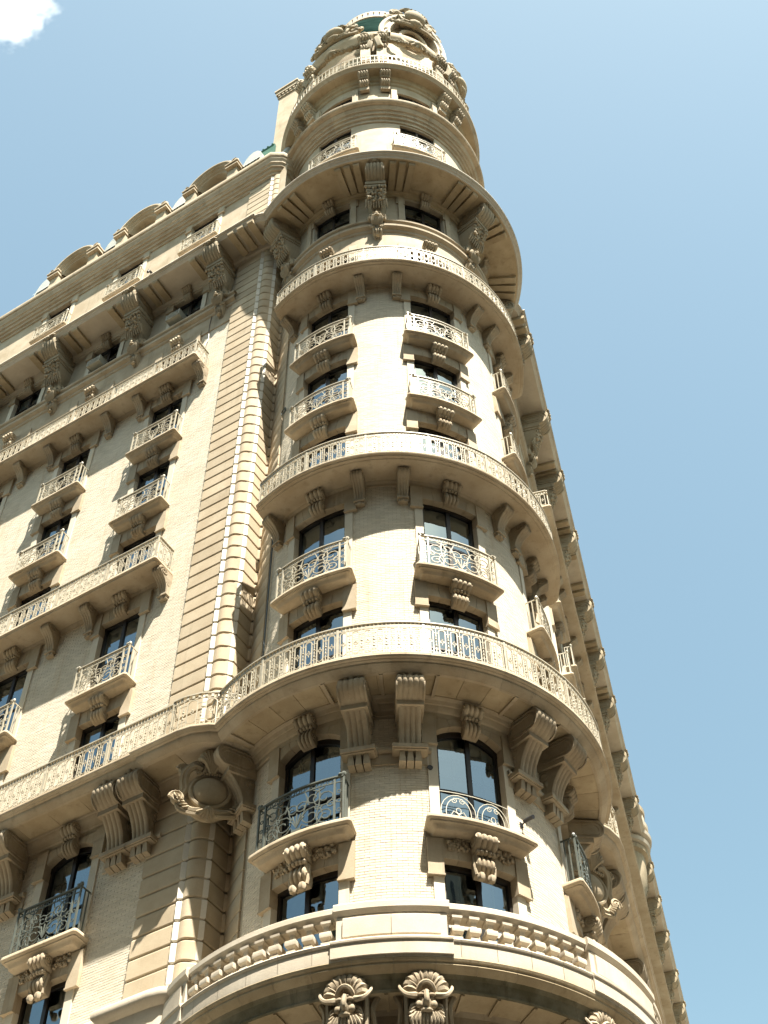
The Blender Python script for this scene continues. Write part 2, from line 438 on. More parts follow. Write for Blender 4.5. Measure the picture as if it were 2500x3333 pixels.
# ================================================================== profiles of carved pieces
def ribs_console(mb, w, rows, ribs=4, groove=0.02, x0=0.0, back=-0.03):
    """reeded scroll: rows = (o, z, width factor) from top to bottom"""
    nc = ribs * 4; R = []
    for o, z, wf in rows:
        r = []
        for i in range(nc + 1):
            t = i / nc
            g = groove * (1 - abs(sin(pi * ribs * t))) ** 1.5
            r.append((x0 + (t - 0.5) * w * wf, o - g, z))
        R.append(r)
    mb.grid(R)
    for side in (0, -1):
        mb.grid([[(r[side][0], back, r[side][2]), r[side]] for r in R])
    mb.grid([[(p[0], back, p[2]) for p in R[0]], R[0]])
    mb.grid([[(p[0], back, p[2]) for p in R[-1]], R[-1]])
def spiral(cx, cz, r0, r1, turns, a0, d=1, n=10):
    N = max(6, int(n * turns)); out = []
    for i in range(N + 1):
        t = i / N; a = a0 + d * 2 * pi * turns * t; r = r0 + (r1 - r0) * t
        out.append((cx + r * cos(a), cz + r * sin(a)))
    return out
def smoothrows(pts, n=3):
    """Catmull-Rom through (o,z,w)"""
    out = []
    for i in range(len(pts) - 1):
        p0 = pts[max(i - 1, 0)]; p1 = pts[i]; p2 = pts[i + 1]; p3 = pts[min(i + 2, len(pts) - 1)]
        for k in range(n):
            t = k / n
            out.append(tuple(0.5 * ((2 * p1[j]) + (-p0[j] + p2[j]) * t + (2 * p0[j] - 5 * p1[j] + 4 * p2[j] - p3[j]) * t * t + (-p0[j] + 3 * p1[j] - 3 * p2[j] + p3[j]) * t ** 3) for j in range(3)))
    out.append(pts[-1]); return out
def side_scroll(mb, w, co, cz, ro, rz, r=0.016, turns=1.6):
    for sx in (-1, 1):
        pts = []
        N = int(12 * turns)
        for i in range(N + 1):
            a = 2 * pi * turns * i / N; q = 1 - 0.72 * i / N
            pts.append((sx * (w / 2 + 0.004), co + ro * q * cos(a), cz + rz * q * sin(a)))
        mb.tube(pts, r, 4)

def con_large(mb):          # console under the first long balcony, top at z=0
    w = 0.56
    ribs_console(mb, w, smoothrows([(0.86, -0.02, 1.0), (0.93, -0.10, 1.0), (0.96, -0.22, 1.0), (0.90, -0.36, 1.0), (0.76, -0.48, 1.0), (0.64, -0.55, 0.98)]), 5, 0.022)
    mb.box(-0.28, 0.28, -0.03, 0.645, -0.66, -0.54)
    ribs_console(mb, 0.44, smoothrows([(0.60, -0.66, 1.0), (0.46, -0.82, 1.0), (0.34, -1.02, 1.0), (0.27, -1.22, 1.0), (0.235, -1.40, 1.0)]), 4, 0.03)
    mb.box(-0.36, 0.36, -0.03, 0.30, -1.50, -1.40); mb.box(-0.33, 0.33, -0.03, 0.27, -1.53, -1.50)
    for i in (-1, 0, 1):
        c = i * 0.16
        mb.add([(c - .045, .05, -1.53), (c + .045, .05, -1.53), (c + .045, .22, -1.53), (c - .045, .22, -1.53),
                (c - .07, -.02, -1.82), (c + .07, -.02, -1.82), (c + .07, .20, -1.78), (c - .07, .20, -1.78)],
               [(0, 1, 2, 3), (4, 5, 6, 7), (0, 1, 5, 4), (1, 2, 6, 5), (2, 3, 7, 6), (3, 0, 4, 7)])
    for sx in (-1, 1):                                  # stadium shaped side volute
        for q, rr in ((1.0, 0.022), (0.62, 0.018)):
            pts = []
            for i in range(21):
                a = 2 * pi * i / 20; ex = 0.20 * (1 if cos(a) >= 0 else -1)
                pts.append((sx * 0.285, 0.47 + ex + 0.24 * q * cos(a), -0.29 + 0.235 * q * sin(a)))
            mb.tube(pts, rr, 4)
        pts = [(sx * 0.23, 0.10 + 0.10 * cos(a), -0.80 + 0.10 * sin(a)) for a in [2 * pi * i / 12 for i in range(13)]]
        mb.tube(pts, 0.02, 4)
        mb.ball((sx * 0.2, 0.10, -0.80), (0.06, .09, .09), 6, 4); mb.ball((sx * 0.2, 0.12, -1.02), (0.05, .06, .10), 6, 4)
    for i, a in enumerate((-1.0, -0.5, 0, 0.5, 1.0)):   # palmette on the roll
        mb.tube([(0.0, 0.80, 0.0), (0.07 * sin(a), 0.84, 0.05), (0.15 * sin(a), 0.84, 0.05 + 0.10 * cos(a))], 0.030, 5, taper=0.9)
    mb.ball((0, 0.86, 0.02), 0.065, 8, 5); mb.ball((-.14, .84, 0.01), .05, 6, 4); mb.ball((.14, .84, 0.01), .05, 6, 4)
def con_small(mb):          # bracket under the upper long balconies
    w = 0.30
    ribs_console(mb, w, smoothrows([(0.50, 0.0, 1.0), (0.54, -0.07, 1.0), (0.53, -0.17, 1.0), (0.44, -0.25, 1.0), (0.33, -0.33, .95), (0.24, -0.45, .9), (0.17, -0.60, .86), (0.13, -0.78, .82)]), 4, 0.02)
    mb.box(-.15, .15, -.03, .17, -.84, -.78); mb.box(-.12, .12, -.03, .12, -.94, -.84); mb.ball((0, .10, -.90), (.07, .06, .06), 6, 4)
    side_scroll(mb, w, 0.36, -0.13, 0.15, 0.12, 0.018)
    side_scroll(mb, w * .86, 0.12, -0.42, 0.08, 0.08, 0.015, 1.2)
def keystone(mb, s=1.0, grand=False, wf=1.0):       # double scroll key block, top at z=0
    w = 0.36 * s * wf
    ribs_console(mb, w, smoothrows([(0.34 * s, 0.0, 1.0), (0.41 * s, -0.06 * s, 1.0), (0.42 * s, -0.17 * s, 1.0), (0.33 * s, -0.27 * s, 1.0), (0.20 * s, -0.33 * s, .9)]), 4, 0.055 * s)
    for i in range(-2, 3): mb.ball((i * 0.065 * s * wf, 0.24 * s, -0.36 * s - 0.012 * abs(i)), (0.05 * s, .07 * s, .055 * s), 6, 4)
    ribs_console(mb, w * 0.86, smoothrows([(0.19 * s, -0.36 * s, 1.0), (0.22 * s, -0.46 * s, 1.0), (0.27 * s, -0.56 * s, 1.0), (0.26 * s, -0.68 * s, 1.0), (0.17 * s, -0.78 * s, .95), (0.06, -0.82 * s, .9)]), 4, 0.05 * s)
    side_scroll(mb, w, 0.24 * s, -0.15 * s, 0.14 * s, 0.12 * s, 0.022 * s)
    side_scroll(mb, w * .84, 0.13 * s, -0.64 * s, 0.09 * s, 0.09 * s, 0.018 * s, 1.3)
    if grand:
        rng = random.Random(5)
        for sx in (-1, 1):
            for i in range(34):
                t = rng.random(); mb.ball((sx * (.25 + .42 * t), .05 + rng.uniform(0, .04), -0.16 + rng.uniform(-.12, .12)), (rng.uniform(.03, .055), rng.uniform(.035, .06), rng.uniform(.03, .055)), 6, 4)
            mb.box(sx * .70 - .02, sx * .70 + .02, -.01, .05, -.36, .03); mb.box(min(sx * .2, sx * .72), max(sx * .2, sx * .72), -.01, .045, -.36, -.325)
            mb.tube([(sx * .17, .12, -.40), (sx * .20, .16, -.6), (sx * .17, .17, -.85)], .035, 6)
            mb.ball((sx * .10, .2, -.9), (.08, .09, .1), 6, 4)
def leafy(mb, rng, c, n, spread, size, out=0.10):
    for i in range(n):
        a = rng.uniform(-1, 1); b = rng.uniform(-1, 1)
        p = Vector((c[0] + a * spread[0], c[1] + rng.uniform(0, out), c[2] + b * spread[1]))
        L = size * rng.uniform(.7, 1.3); th = rng.uniform(-.8, .8)
        mb.tube([p, p + Vector((sin(th) * L * .5, out * .5, -cos(th) * L * .5)), p + Vector((sin(th) * L, out * .15, -cos(th) * L))], size * .22, 5, taper=.5)
def con_giant(mb):          # bracket with mask under the main cornice, top z=0, 4 m tall
    w = 0.62; rng = random.Random(11)
    ribs_console(mb, w, smoothrows([(1.18, 0.0, 1.0), (1.27, -0.12, 1.0), (1.28, -0.32, 1.0), (1.20, -0.55, 1.0), (1.02, -0.74, 1.0), (.86, -0.84, 1.0)]), 5, 0.045)
    mb.box(-.36, .36, -.03, .88, -1.02, -.84); mb.box(-.33, .33, -.03, .84, -1.14, -1.02)
    for sx in (-1, 1):
        for q, rr in ((1.0, .030), (.62, .024), (.3, .02)):
            mb.tube([(sx * .315, .62 + .22 * (1 if cos(a) >= 0 else -1) + .38 * q * cos(a), -.43 + .36 * q * sin(a)) for a in [2 * pi * i / 20 for i in range(21)]], rr, 4)
    # acanthus crown at the top edge
    for i in range(7):
        a = (i - 3) * .35
        mb.tube([(sin(a) * .10, 1.2, -.05), (sin(a) * .25, 1.34, .08), (sin(a) * .36, 1.28, .20 - .05 * abs(i - 3))], .055, 5, taper=.6)
    mb.ball((0, 1.3, .02), (.10, .09, .10), 8, 5)
    # drape of leaves
    ribs_console(mb, .60, smoothrows([(.80, -1.14, 1.0), (.78, -1.35, 1.05), (.66, -1.62, 1.0), (.48, -1.80, .85), (.36, -2.0, .7)]), 5, .06)
    for row in range(5):
        z = -1.2 - row * .15; oo = .80 - row * .055
        for i in range(7):
            x = (i - 3) * .105 * (1 - .05 * row) + rng.uniform(-.03, .03)
            mb.ball((x, oo + rng.uniform(-.02, .04), z + rng.uniform(-.05, .05)), (rng.uniform(.05, .08), rng.uniform(.05, .09), rng.uniform(.05, .10)), 6, 4)
    for i in range(9):
        x = (i - 4) * .085; mb.tube([(x, .60, -1.75), (x * 1.05, .55, -1.95), (x * 1.1, .46, -2.12)], .045, 5, taper=.5)
    # stem
    ribs_console(mb, .40, smoothrows([(.40, -1.9, 1.0), (.30, -2.3, 1.0), (.24, -2.7, 1.0), (.22, -3.2, .9)]), 3, .03)
    # mask: head, mane, brow, nose, muzzle, beard
    mb.ball((0, .30, -2.62), (.21, .20, .27), 10, 7)
    for i in range(13):
        a = pi * (i / 12) * 1.25 - .12 * pi; mb.ball((.27 * cos(a), .24 + rng.uniform(0, .05), -2.55 + .25 * sin(a)), (.075, .10, .085), 6, 4)
    for sx in (-1, 1):
        mb.ball((sx * .085, .47, -2.53), (.06, .05, .035), 6, 4); mb.ball((sx * .09, .45, -2.60), (.035, .03, .03), 6, 4); mb.ball((sx * .11, .44, -2.72), (.07, .06, .06), 6, 4)
        mb.tube([(sx * .24, .2, -2.45), (sx * .34, .22, -2.38), (sx * .36, .2, -2.55)], .05, 5, taper=.6)
    mb.tube([(0, .48, -2.52), (0, .53, -2.62), (0, .53, -2.68)], .04, 5); mb.ball((0, .50, -2.77), (.09, .07, .06), 8, 5)
    for i in range(9):
        x = (i - 4) * .045; mb.tube([(x, .46, -2.82), (x * 1.1, .42, -2.98), (x * .8, .30, -3.14)], .04, 5, taper=.5)
    # pendant
    mb.tube([(-.16, .2, -3.1), (-.2, .26, -3.2), (-.1, .3, -3.3)], .05, 5); mb.tube([(.16, .2, -3.1), (.2, .26, -3.2), (.1, .3, -3.3)], .05, 5)
    ribs_console(mb, .34, smoothrows([(.20, -3.1, 1.0), (.28, -3.3, 1.0), (.26, -3.5, .9), (.12, -3.66, .7), (.04, -3.8, .5)]), 4, .04)
    mb.ball((0, .2, -3.72), (.10, .09, .07), 6, 4)
def con_base(mb):           # shell topped mask console of the base storey
    rng = random.Random(2)
    ribs_console(mb, .60, smoothrows([(.60, -.10, 1.0), (.63, -.30, 1.0), (.60, -.55, .98), (.50, -.9, .92), (.36, -1.4, .86), (.25, -2.0, .8)]), 1, .0)
    for sx in (-1, 1):
        mb.tube(crv([(sx * .27, .66, -.2), (sx * .26, .62, -.6), (sx * .25, .55, -.95), (sx * .22, .32, -1.6)], 3), .04, 5)
        mb.tube(crv([(sx * .36, .52, -.02), (sx * .40, .50, -.2), (sx * .34, .52, -.36), (sx * .36, .46, -.6)], 3), .06, 6, taper=.6)
    for i in range(11):                                  # fluted shell
        a = pi * (i / 10); mb.tube(crv([(.04 * cos(a), .60, -.26), (.15 * cos(a), .74, -.24 + .14 * sin(a)), (.24 * cos(a), .78, -.22 + .25 * sin(a)), (.29 * cos(a), .70, -.22 + .31 * sin(a))], 3), .05, 6, taper=1.2)
    mb.tube(crv([(-.13, .76, -.28), (-.08, .82, -.18), (0, .84, -.14), (.08, .82, -.18), (.13, .76, -.28)], 4), .035, 6)
    mb.ball((0, .70, -.40), (.15, .12, .20), 12, 8)      # face
    mb.tube(crv([(0, .80, -.27), (0, .86, -.38), (0, .86, -.46), (0, .80, -.49)], 3), .038, 6)
    mb.ball((0, .80, -.56), (.085, .05, .035), 8, 5)
    for sx in (-1, 1):
        mb.ball((sx * .075, .80, -.33), (.06, .045, .03), 8, 5); mb.ball((sx * .07, .79, -.385), (.03, .03, .025), 6, 4); mb.ball((sx * .10, .77, -.46), (.055, .05, .06), 8, 5)
        mb.tube(crv([(sx * .12, .74, -.30), (sx * .20, .80, -.34), (sx * .29, .80, -.32), (sx * .36, .76, -.22), (sx * .37, .70, -.12)], 4), .055, 7, taper=.3)
        for i in range(4): mb.tube(crv([(sx * .12, .70, -.42 - .05 * i), (sx * (.20 + .01 * i), .74, -.46 - .06 * i), (sx * (.24 - .02 * i), .68, -.56 - .07 * i)], 3), .035, 5, taper=.5)
    for i in range(9):
        x = (i - 4) * .035; mb.tube(crv([(x, .76, -.58), (x * 1.5, .76, -.70), (x * 1.1, .68, -.84)], 3), .03, 5, taper=.5)
    for k in range(6):                                   # hanging husks
        z = -.86 - k * .14; oo = .62 - k * .055
        for sx in (-1, 0, 1): mb.tube(crv([(0, oo, z), (sx * .05, oo + .05, z - .06), (sx * .08, oo + .01, z - .15)], 3), .036, 5, taper=.5)

# ---------------------------------------------------------------- slabs
SLABP = [(0.05, 0.02), (0.012, 0.0), (0.0, -0.03), (0.0, -0.075), (0.02, -0.10), (0.05, -0.11), (0.05, -0.14), (0.09, -0.155), (0.12, -0.20), (0.14, -0.25), (0.155, -0.26)]
LONGP = [(0.05, 0.03), (0.012, 0.02), (0.0, -0.01), (0.0, -0.06), (0.03, -0.085), (0.05, -0.10), (0.05, -0.13), (0.10, -0.14)]
def nxs(wd, R): return max(1, ceil(wd / 0.25)) if R else 1

# ---------------------------------------------------------------- ironwork
def bar(mb, x0, z0, x1, z1, o, r, steps=1):
    mb.tube([(x0 + (x1 - x0) * i / steps, o, z0 + (z1 - z0) * i / steps) for i in range(steps + 1)], r, 4)
def rail_long(mb, nb, p, h, o, th=0.013, st=1):
    """nb arched bays starting at x=0, height h, standing at outward offset o"""
    Lx = nb * p
    bar(mb, 0, 0.035, Lx, 0.035, o, th, nb * st); bar(mb, 0, h - .15, Lx, h - .15, o, th, nb * st)
    mb.extr([(o - .035, h - .03), (o + .035, h - .03), (o + .035, h), (o + .02, h + .015), (o - .02, h + .015), (o - .035, h)], [Lx * i / (nb * st) for i in range(nb * st + 1)])
    for i in range(nb):
        c = (i + .5) * p; a = .27 * p
        zt = h - .19 - a
        pts = [(c - a, o, .035)] + [(c - a * cos(t), o, zt + a * sin(t)) for t in [pi * k / 6 for k in range(7)]] + [(c + a, o, .035)]
        mb.tube(pts, th, 4)
        zr = .44 * h
        mb.tube([(c + .034 * cos(t), o, zr + .034 * sin(t)) for t in [2 * pi * k / 8 for k in range(9)]], .011, 4)
        mb.ball((c, o, zr + .07), (.017, .017, .024), 5, 3); bar(mb, c, zr - .035, c, zr - .10, o, .009)
        mb.tube([(c - a, o, .18), (c - a * .5, o, .12), (c, o, .105), (c + a * .5, o, .12), (c + a, o, .18)], .010, 4)
        # spindle between arches
        bar(mb, i * p, .035, i * p, h - .15, o, .011)
        for zz, rr in ((.30, .026), (.40, .020), (.50, .026), (.58, .018)): mb.ball((i * p, o, zz * h), (rr, rr, .022), 5, 3)
        bar(mb, i * p - .23 * p, .20 * h, i * p + .23 * p, .20 * h, o, .010); bar(mb, i * p - .23 * p, .70 * h, i * p + .23 * p, .70 * h, o, .012)
        mb.tube([(i * p - .2 * p, o, .045), (i * p - .1 * p, o, .11), (i * p, o, .06), (i * p + .1 * p, o, .11), (i * p + .2 * p, o, .045)], .009, 4)
        # frieze band under the hand rail
        for q in (.17, .5, .83): mb.box((i + q) * p - .024, (i + q) * p + .024, o - .01, o + .01, h - .135, h - .045)
    # end post
    mb.box(-.02, .02, o - .02, o + .02, 0, h + .01)
def curl(mb, cx, cz, r, turns, a0, d, o, th):
    mb.tube([(x, o, z) for x, z in spiral(cx, cz, r, r * .18, turns, a0, d, 9)], th, 4)
def rail_scroll(mb, w, h, o, th=0.013, R=None):
    hw = w / 2; n = nxs(w, R) * 2
    for z in (.04, h - .15): bar(mb, -hw, z, hw, z, o, th, n)
    mb.extr([(o - .03, h - .03), (o + .03, h - .03), (o + .03, h), (o - .03, h)], [-hw + w * i / n for i in range(n + 1)])
    for x in (-hw, -hw + .17, hw - .17, hw): mb.box(x - .018, x + .018, o - .018, o + .018, 0, h)
    for sx in (-1, 1):
        for z in (.22, .42, .62): mb.tube([(sx * (hw - .085) + .035 * cos(t), o, z * h + .05 + .04 * sin(t)) for t in [2 * pi * k / 8 for k in range(9)]], .010, 4)
        mb.ball((sx * hw, o, h + .04), (.05, .05, .06), 6, 4); mb.ball((sx * (hw - .06), o + .02, h + .02), (.05, .04, .04), 6, 4)
        mb.box(sx * hw - .012, sx * hw + .012, 0, o, h - .03, h); mb.box(sx * hw - .012, sx * hw + .012, 0, o, .03, .05)
        for q in (.3, .6): mb.box(sx * hw - .012, sx * hw + .012, o * q - .012, o * q + .012, .03, h - .02)
    m_ = int((w - .4) / .11)
    for i in range(m_):
        x = -hw + .2 + (w - .4) * (i + .5) / m_
        mb.tube([(x + .042 * cos(t), o, h - .09 + .042 * sin(t)) for t in [2 * pi * k / 7 for k in range(8)]], .010, 4)
    H0, H1 = .06, h - .17; hh = H1 - H0; W2 = hw - .20
    for sx in (-1, 1):
        d = sx
        def C(fx, fz, r, turns, a0, dd): curl(mb, sx * fx * W2, H0 + fz * hh, r * hh, turns, a0 if sx > 0 else pi - a0, dd * sx, o, th)
        C(.40, .30, .30, 1.7, -pi / 2, 1); C(.78, .70, .28, 1.7, pi / 2, 1); C(.80, .22, .20, 1.6, -pi / 2, -1)
        C(.46, .78, .20, 1.5, pi / 2, -1); C(.14, .62, .17, 1.4, 0, 1); C(.95, .48, .12, 1.3, 0, 1); C(.60, .50, .10, 1.2, 0, -1)
        mb.tube([(sx * .05 * W2, o, H0), (sx * .16 * W2, o, H0 + .16 * hh), (sx * .30 * W2, o, H0 + .06 * hh), (sx * .5 * W2, o, H0 + .02 * hh)], th, 4)
        mb.tube([(sx * .22 * W2, o, H1), (sx * .30 * W2, o, H0 + .8 * hh), (sx * .20 * W2, o, H0 + .45 * hh), (sx * .06 * W2, o, H0 + .30 * hh)], th, 4)
        mb.tube([(sx * .62 * W2, o, H1), (sx * .64 * W2, o, H0 + .62 * hh), (sx * .56 * W2, o, H0 + .30 * hh), (sx * .60 * W2, o, H0)], th * .9, 4)
    for a in (-.9, -.45, 0, .45, .9): mb.tube([(0, o, H0 + .12 * hh), (.10 * sin(a), o + .01, H0 + .28 * hh), (.20 * sin(a), o, H0 + (.12 + .38 * cos(a)) * hh)], th, 4)
    mb.box(-.09, .09, o - .02, o + .03, H0 - .01, H0 + .06)
def rail_small(mb, w, h, o, R=None, p=0.13, th=.011):
    hw = w / 2; n = nxs(w, R) * 2; k = max(2, int(w / p))
    for z in (.03, h - .10, h): bar(mb, -hw, z, hw, z, o, th * 1.2, n)
    for i in range(k + 1):
        x = -hw + w * i / k; bar(mb, x, 0, x, h, o, th * (1.6 if i in (0, k) else 1))
        if i < k:
            xc = x + w / k / 2
            mb.tube([(xc + .042 * cos(t), o, h * .45 + .055 * sin(t)) for t in [2 * pi * q / 7 for q in range(8)]], th * .8, 4)
            mb.ball((xc, o, h * .22), (.022, .015, .03), 5, 3); mb.box(xc - .02, xc + .02, o - .008, o + .008, h - .075, h - .025)
def rail_circles(mb, w, h, o):
    hw = w / 2; r = hw * .48
    bar(mb, -hw - .02, h, hw + .02, h, o, .008, 8)
    for sx in (-1, 1):
        c = sx * hw * .5
        def ring(rx, rz, cz, th=.009): mb.tube([(c + rx * cos(t), o, cz + rz * sin(t)) for t in [2 * pi * q / 20 for q in range(21)]], th, 4)
        ring(r, h * .46, h * .48); ring(r * .72, h * .40, h * .46)
        bar(mb, c, .03, c, h * .45, o, .010)
        for d in (-1, 1):
            curl(mb, c + d * .09, h * .78, .07, 1.3, pi / 2, d, o, .008); curl(mb, c + d * .08, h * .12, .06, 1.3, -pi / 2, d, o, .008)
            mb.tube([(c, o, h * .42), (c + d * .10, o, h * .50), (c + d * .17, o, h * .36)], .009, 4)
            mb.tube([(c, o, h * .25), (c + d * .08, o, h * .34), (c + d * .15, o, h * .24)], .008, 4)
        mb.tube([(c + .05 * cos(t), o, h * .52 + .07 * sin(t)) for t in [2 * pi * q / 10 for q in range(11)]], .008, 4)

# ================================================================== windows
WRNG = random.Random(21)
GREYBAR = plain('grey_reflection_bar_and_pipe', (0.10, 0.12, 0.13), rough=0.6)  # for the added reflection bars and the rain pipe
BLIND = [CURT, plain('tan_blind', (0.30, 0.25, 0.18), rough=0.9), plain('grey_blind', (0.22, 0.23, 0.23), rough=0.9)]
def window(W, pos, k, w, curtain=False, white=False):
    R = W.R; head, sill = HEAD[k], SILL[k]; hgt = head - sill; n = nxs(w, R)
    arch = arch_top(k); dep = -0.15; LT = .36 if arch else .43
    def atop(x): return hgt + (arch * (1 - (2 * x / w) ** 2) if arch else 0.0)
    def frame(mb):
        t = .07; d0, d1 = dep - .06, dep + .02
        for x0, x1 in ((-w / 2, -w / 2 + t), (w / 2 - t, w / 2), (-.05, .05)):
            mb.box(x0, x1, d0, d1, 0, atop((x0 + x1) / 2) - (0 if arch else .0))
        N = 8 if arch else n
        xs_ = [-w / 2 + w * i / N for i in range(N + 1)]
        for a, b in zip(xs_[:-1], xs_[1:]):
            za, zb = atop(a), atop(b); hh = .13 if arch else .09
            mb.add([(a, d0, za - hh), (b, d0, zb - hh), (b, d1 + .01, zb - hh), (a, d1 + .01, za - hh), (a, d0, za), (b, d0, zb), (b, d1 + .01, zb), (a, d1 + .01, za)],
                   [(0, 1, 2, 3), (4, 5, 6, 7), (0, 1, 5, 4), (1, 2, 6, 5), (2, 3, 7, 6), (3, 0, 4, 7)])
        mb.box(-w / 2, w / 2, d0, d1 + .01, 0, .07, n)
        zm = hgt * (.42 if k == 1 else .48)
        for a, b in ((-w / 2, -.05), (.05, w / 2)): mb.box(a, b, d0, d1 - .01, zm, zm + .05, max(1, n // 2))
    kk = 'arch' if arch else 'flat'
    ob = put("window", proto(("window", k, w), frame, FRAME, R), BLD, W.M(pos, sill))
    def pane(mb, sx):
        a, b = (-w / 2 + .07, -.05) if sx < 0 else (.05, w / 2 - .07)
        if arch:
            N = 5; P = [(a, dep - .02, .06), (b, dep - .02, .06)] + [(b + (a - b) * i / N, dep - .02, atop(b + (a - b) * i / N) - .1) for i in range(N + 1)]
            mb.add(P, [tuple(reversed(range(len(P))))])
        else: mb.grid([[(b + (a - b) * i / max(1, n // 2), dep - .02, .06) for i in range(max(1, n // 2) + 1)], [(b + (a - b) * i / max(1, n // 2), dep - .02, hgt - .08) for i in range(max(1, n // 2) + 1)]])
    for sx in (-1, 1): put("pane", proto(("pane", k, w, sx), lambda mb: pane(mb, sx), GLASS, R), ob)
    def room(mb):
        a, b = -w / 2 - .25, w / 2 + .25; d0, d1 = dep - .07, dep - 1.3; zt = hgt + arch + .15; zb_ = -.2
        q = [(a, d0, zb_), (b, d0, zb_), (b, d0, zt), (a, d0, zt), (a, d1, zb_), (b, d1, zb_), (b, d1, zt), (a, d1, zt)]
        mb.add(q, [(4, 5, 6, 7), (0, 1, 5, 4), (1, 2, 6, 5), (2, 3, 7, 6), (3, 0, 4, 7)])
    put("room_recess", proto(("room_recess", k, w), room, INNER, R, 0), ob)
    if curtain:
        def cur(mb):
            for sx in (-1, 1):
                a, b = (-w / 2 + .08, -.10) if sx < 0 else (.10, w / 2 - .08)
                N = 14; rows = [[], []]
                for i in range(N + 1):
                    x = a + (b - a) * i / N; oo = dep - .16 + .02 * sin(i * 2.1)
                    rows[0].append((x, oo, .05 + hgt * .30)); rows[1].append((x, oo, hgt + arch * .4))
                mb.grid(rows)
        put("curtain", proto(("curtain", k, w), cur, CURT, R), ob)
    rb = WRNG.random()
    if rb < .62:
        def bl(mb): mb.grid([[(-w / 2 + w * i / n, dep - .12, -1.0) for i in range(n + 1)], [(-w / 2 + w * i / n, dep - .12, 0.0) for i in range(n + 1)]]); mb.box(-w / 2, w / 2, dep - .135, dep - .11, -1.03, -1.0, n)
        put("blind", proto(("blind", w, int(rb * 100) % 3), bl, BLIND[int(rb * 100) % 3], R), ob, Matrix.Translation((0, 0, hgt + arch)) @ Matrix.Diagonal((1, 1, hgt * (.18 + rb * .6), 1)))
    if k == 1:
        def reflection_bars(mb):  # added bars imitating the opposite building's windows mirrored in the glass
            for sx in (-1, 1):
                a, b = (-w / 2 + .08, -.06) if sx < 0 else (.06, w / 2 - .08)
                c_ = (a + b) / 2; mb.box(c_ - .016, c_ + .016, dep - .075, dep - .05, .06, hgt - .02)
                for q in (.2, .62, .80): mb.box(a, b, dep - .075, dep - .05, q * hgt - .016, q * hgt + .016, 2)
        put("reflection_grid", proto(("reflection_grid", w), reflection_bars, GREYBAR, R), ob)
        def reflection_sheet(mb): mb.grid([[(-w / 2 + .06 + (w - .12) * i / 24, dep - .17 + .018 * sin(i * 1.9), .05) for i in range(25)], [(-w / 2 + .06 + (w - .12) * i / 24, dep - .17 + .018 * sin(i * 1.9), hgt) for i in range(25)]])  # added pale sheet, stands in for the bright reflection in these panes
        put("pale_reflection_sheet", proto(("pale_reflection_sheet", w), reflection_sheet, CURT, R), ob)
    if white:
        def sash(mb):
            for sx in (-1, 1):
                a, b = (-w / 2 + .08, -.06) if sx < 0 else (.06, w / 2 - .08)
                mb.box(a, b, dep - .01, dep + .015, .05 + .45 * hgt, .11 + .45 * hgt, 3); mb.box((a + b) / 2 - .018, (a + b) / 2 + .018, dep - .09, dep - .06, .1, hgt - .1)
                mb.box(a, b, dep - .01, dep + .012, .30 * hgt, .36 * hgt, 3); mb.box(a - .03 * (sx < 0), a + .045, dep - .012, dep + .012, .05, .50 * hgt)
        put("sash", proto(("sash", k, w), sash, SASHW, R), ob)
    # reveal (jambs, head, sill)
    def reveal(mb):
        e = .035
        for sx in (-1, 1):
            x = sx * w / 2; x2 = sx * (w / 2 + .20)
            mb.extr([(dep - .06, -.1), (e, -.1), (e, hgt - .38), (dep - .06, hgt - .38)], sorted((x, x2)))
        mb.extr([(dep - .06, -.10), (.03, -.10), (.03, 0.0), (dep - .06, 0.0)], [-w / 2 + w * i / n for i in range(n + 1)])
    put("jamb", proto(("jamb", k, w), reveal, BRICK1, R), ob)
    def ear(mb, sx):
        x, x2 = sorted((sx * w / 2, sx * (w / 2 + .30)))
        mb.box(x, x2, dep - .06, .085, hgt - .38, hgt + .02 + (0 if not arch else .02)); mb.box(x, x2, -.03, .085, hgt + .02, hgt + LT + .01)
        mb.box(x - .012, x2 + .012, -.03, .10, hgt - .41, hgt - .372)
    for sx in (-1, 1): put("ear_block", proto(("ear_block", k, w, sx), lambda mb: ear(mb, sx), STONE, R), ob)
    # lintel voussoirs either side of the key
    nst = 2 if k in (0, 1) else 2
    def vous(mb, i):
        e = .004
        segs = [(-w / 2, -w * .30), (-w * .30, -.15), (.15, w * .30), (w * .30, w / 2)]
        a, b = segs[i]; a += e; b -= e
        sl = .10
        def tilt(x): return x * (1 + sl * 2 / w * .9)
        N = 3; low = [a + (b - a) * j / N for j in range(N + 1)]; top = LT
        for j in range(N):
            xa, xb = low[j], low[j + 1]; za, zb = atop(xa), atop(xb); zt = hgt + top
            ta, tb = (tilt(xa), tilt(xb)); ta = max(min(ta, w / 2 - e), -w / 2 + e); tb = max(min(tb, w / 2 - e), -w / 2 + e)
            mb.add([(xa, dep - .06, za), (xb, dep - .06, zb), (xb, .055, zb), (xa, .055, za), (ta, dep - .06, zt), (tb, dep - .06, zt), (tb, .055, zt), (ta, .055, zt)],
                   [(0, 1, 2, 3), (4, 5, 6, 7), (2, 3, 7, 6)] + ([(3, 0, 4, 7)] if j == 0 else []) + ([(1, 2, 6, 5)] if j == N - 1 else []))
    for i in range(4): put("lintel_stone", proto(("lintel_stone", k, w, i), lambda mb: vous(mb, i), STONE, R), ob)
    # panel from the lintel to whatever is above
    top = {0: 18.14, 1: 21.32, 2: 25.62, 3: 29.52, 4: 32.98, 5: 36.5, 6: 40.18, 7: 43.3, 8: 47.16, 9: 53.94}[k] - sill
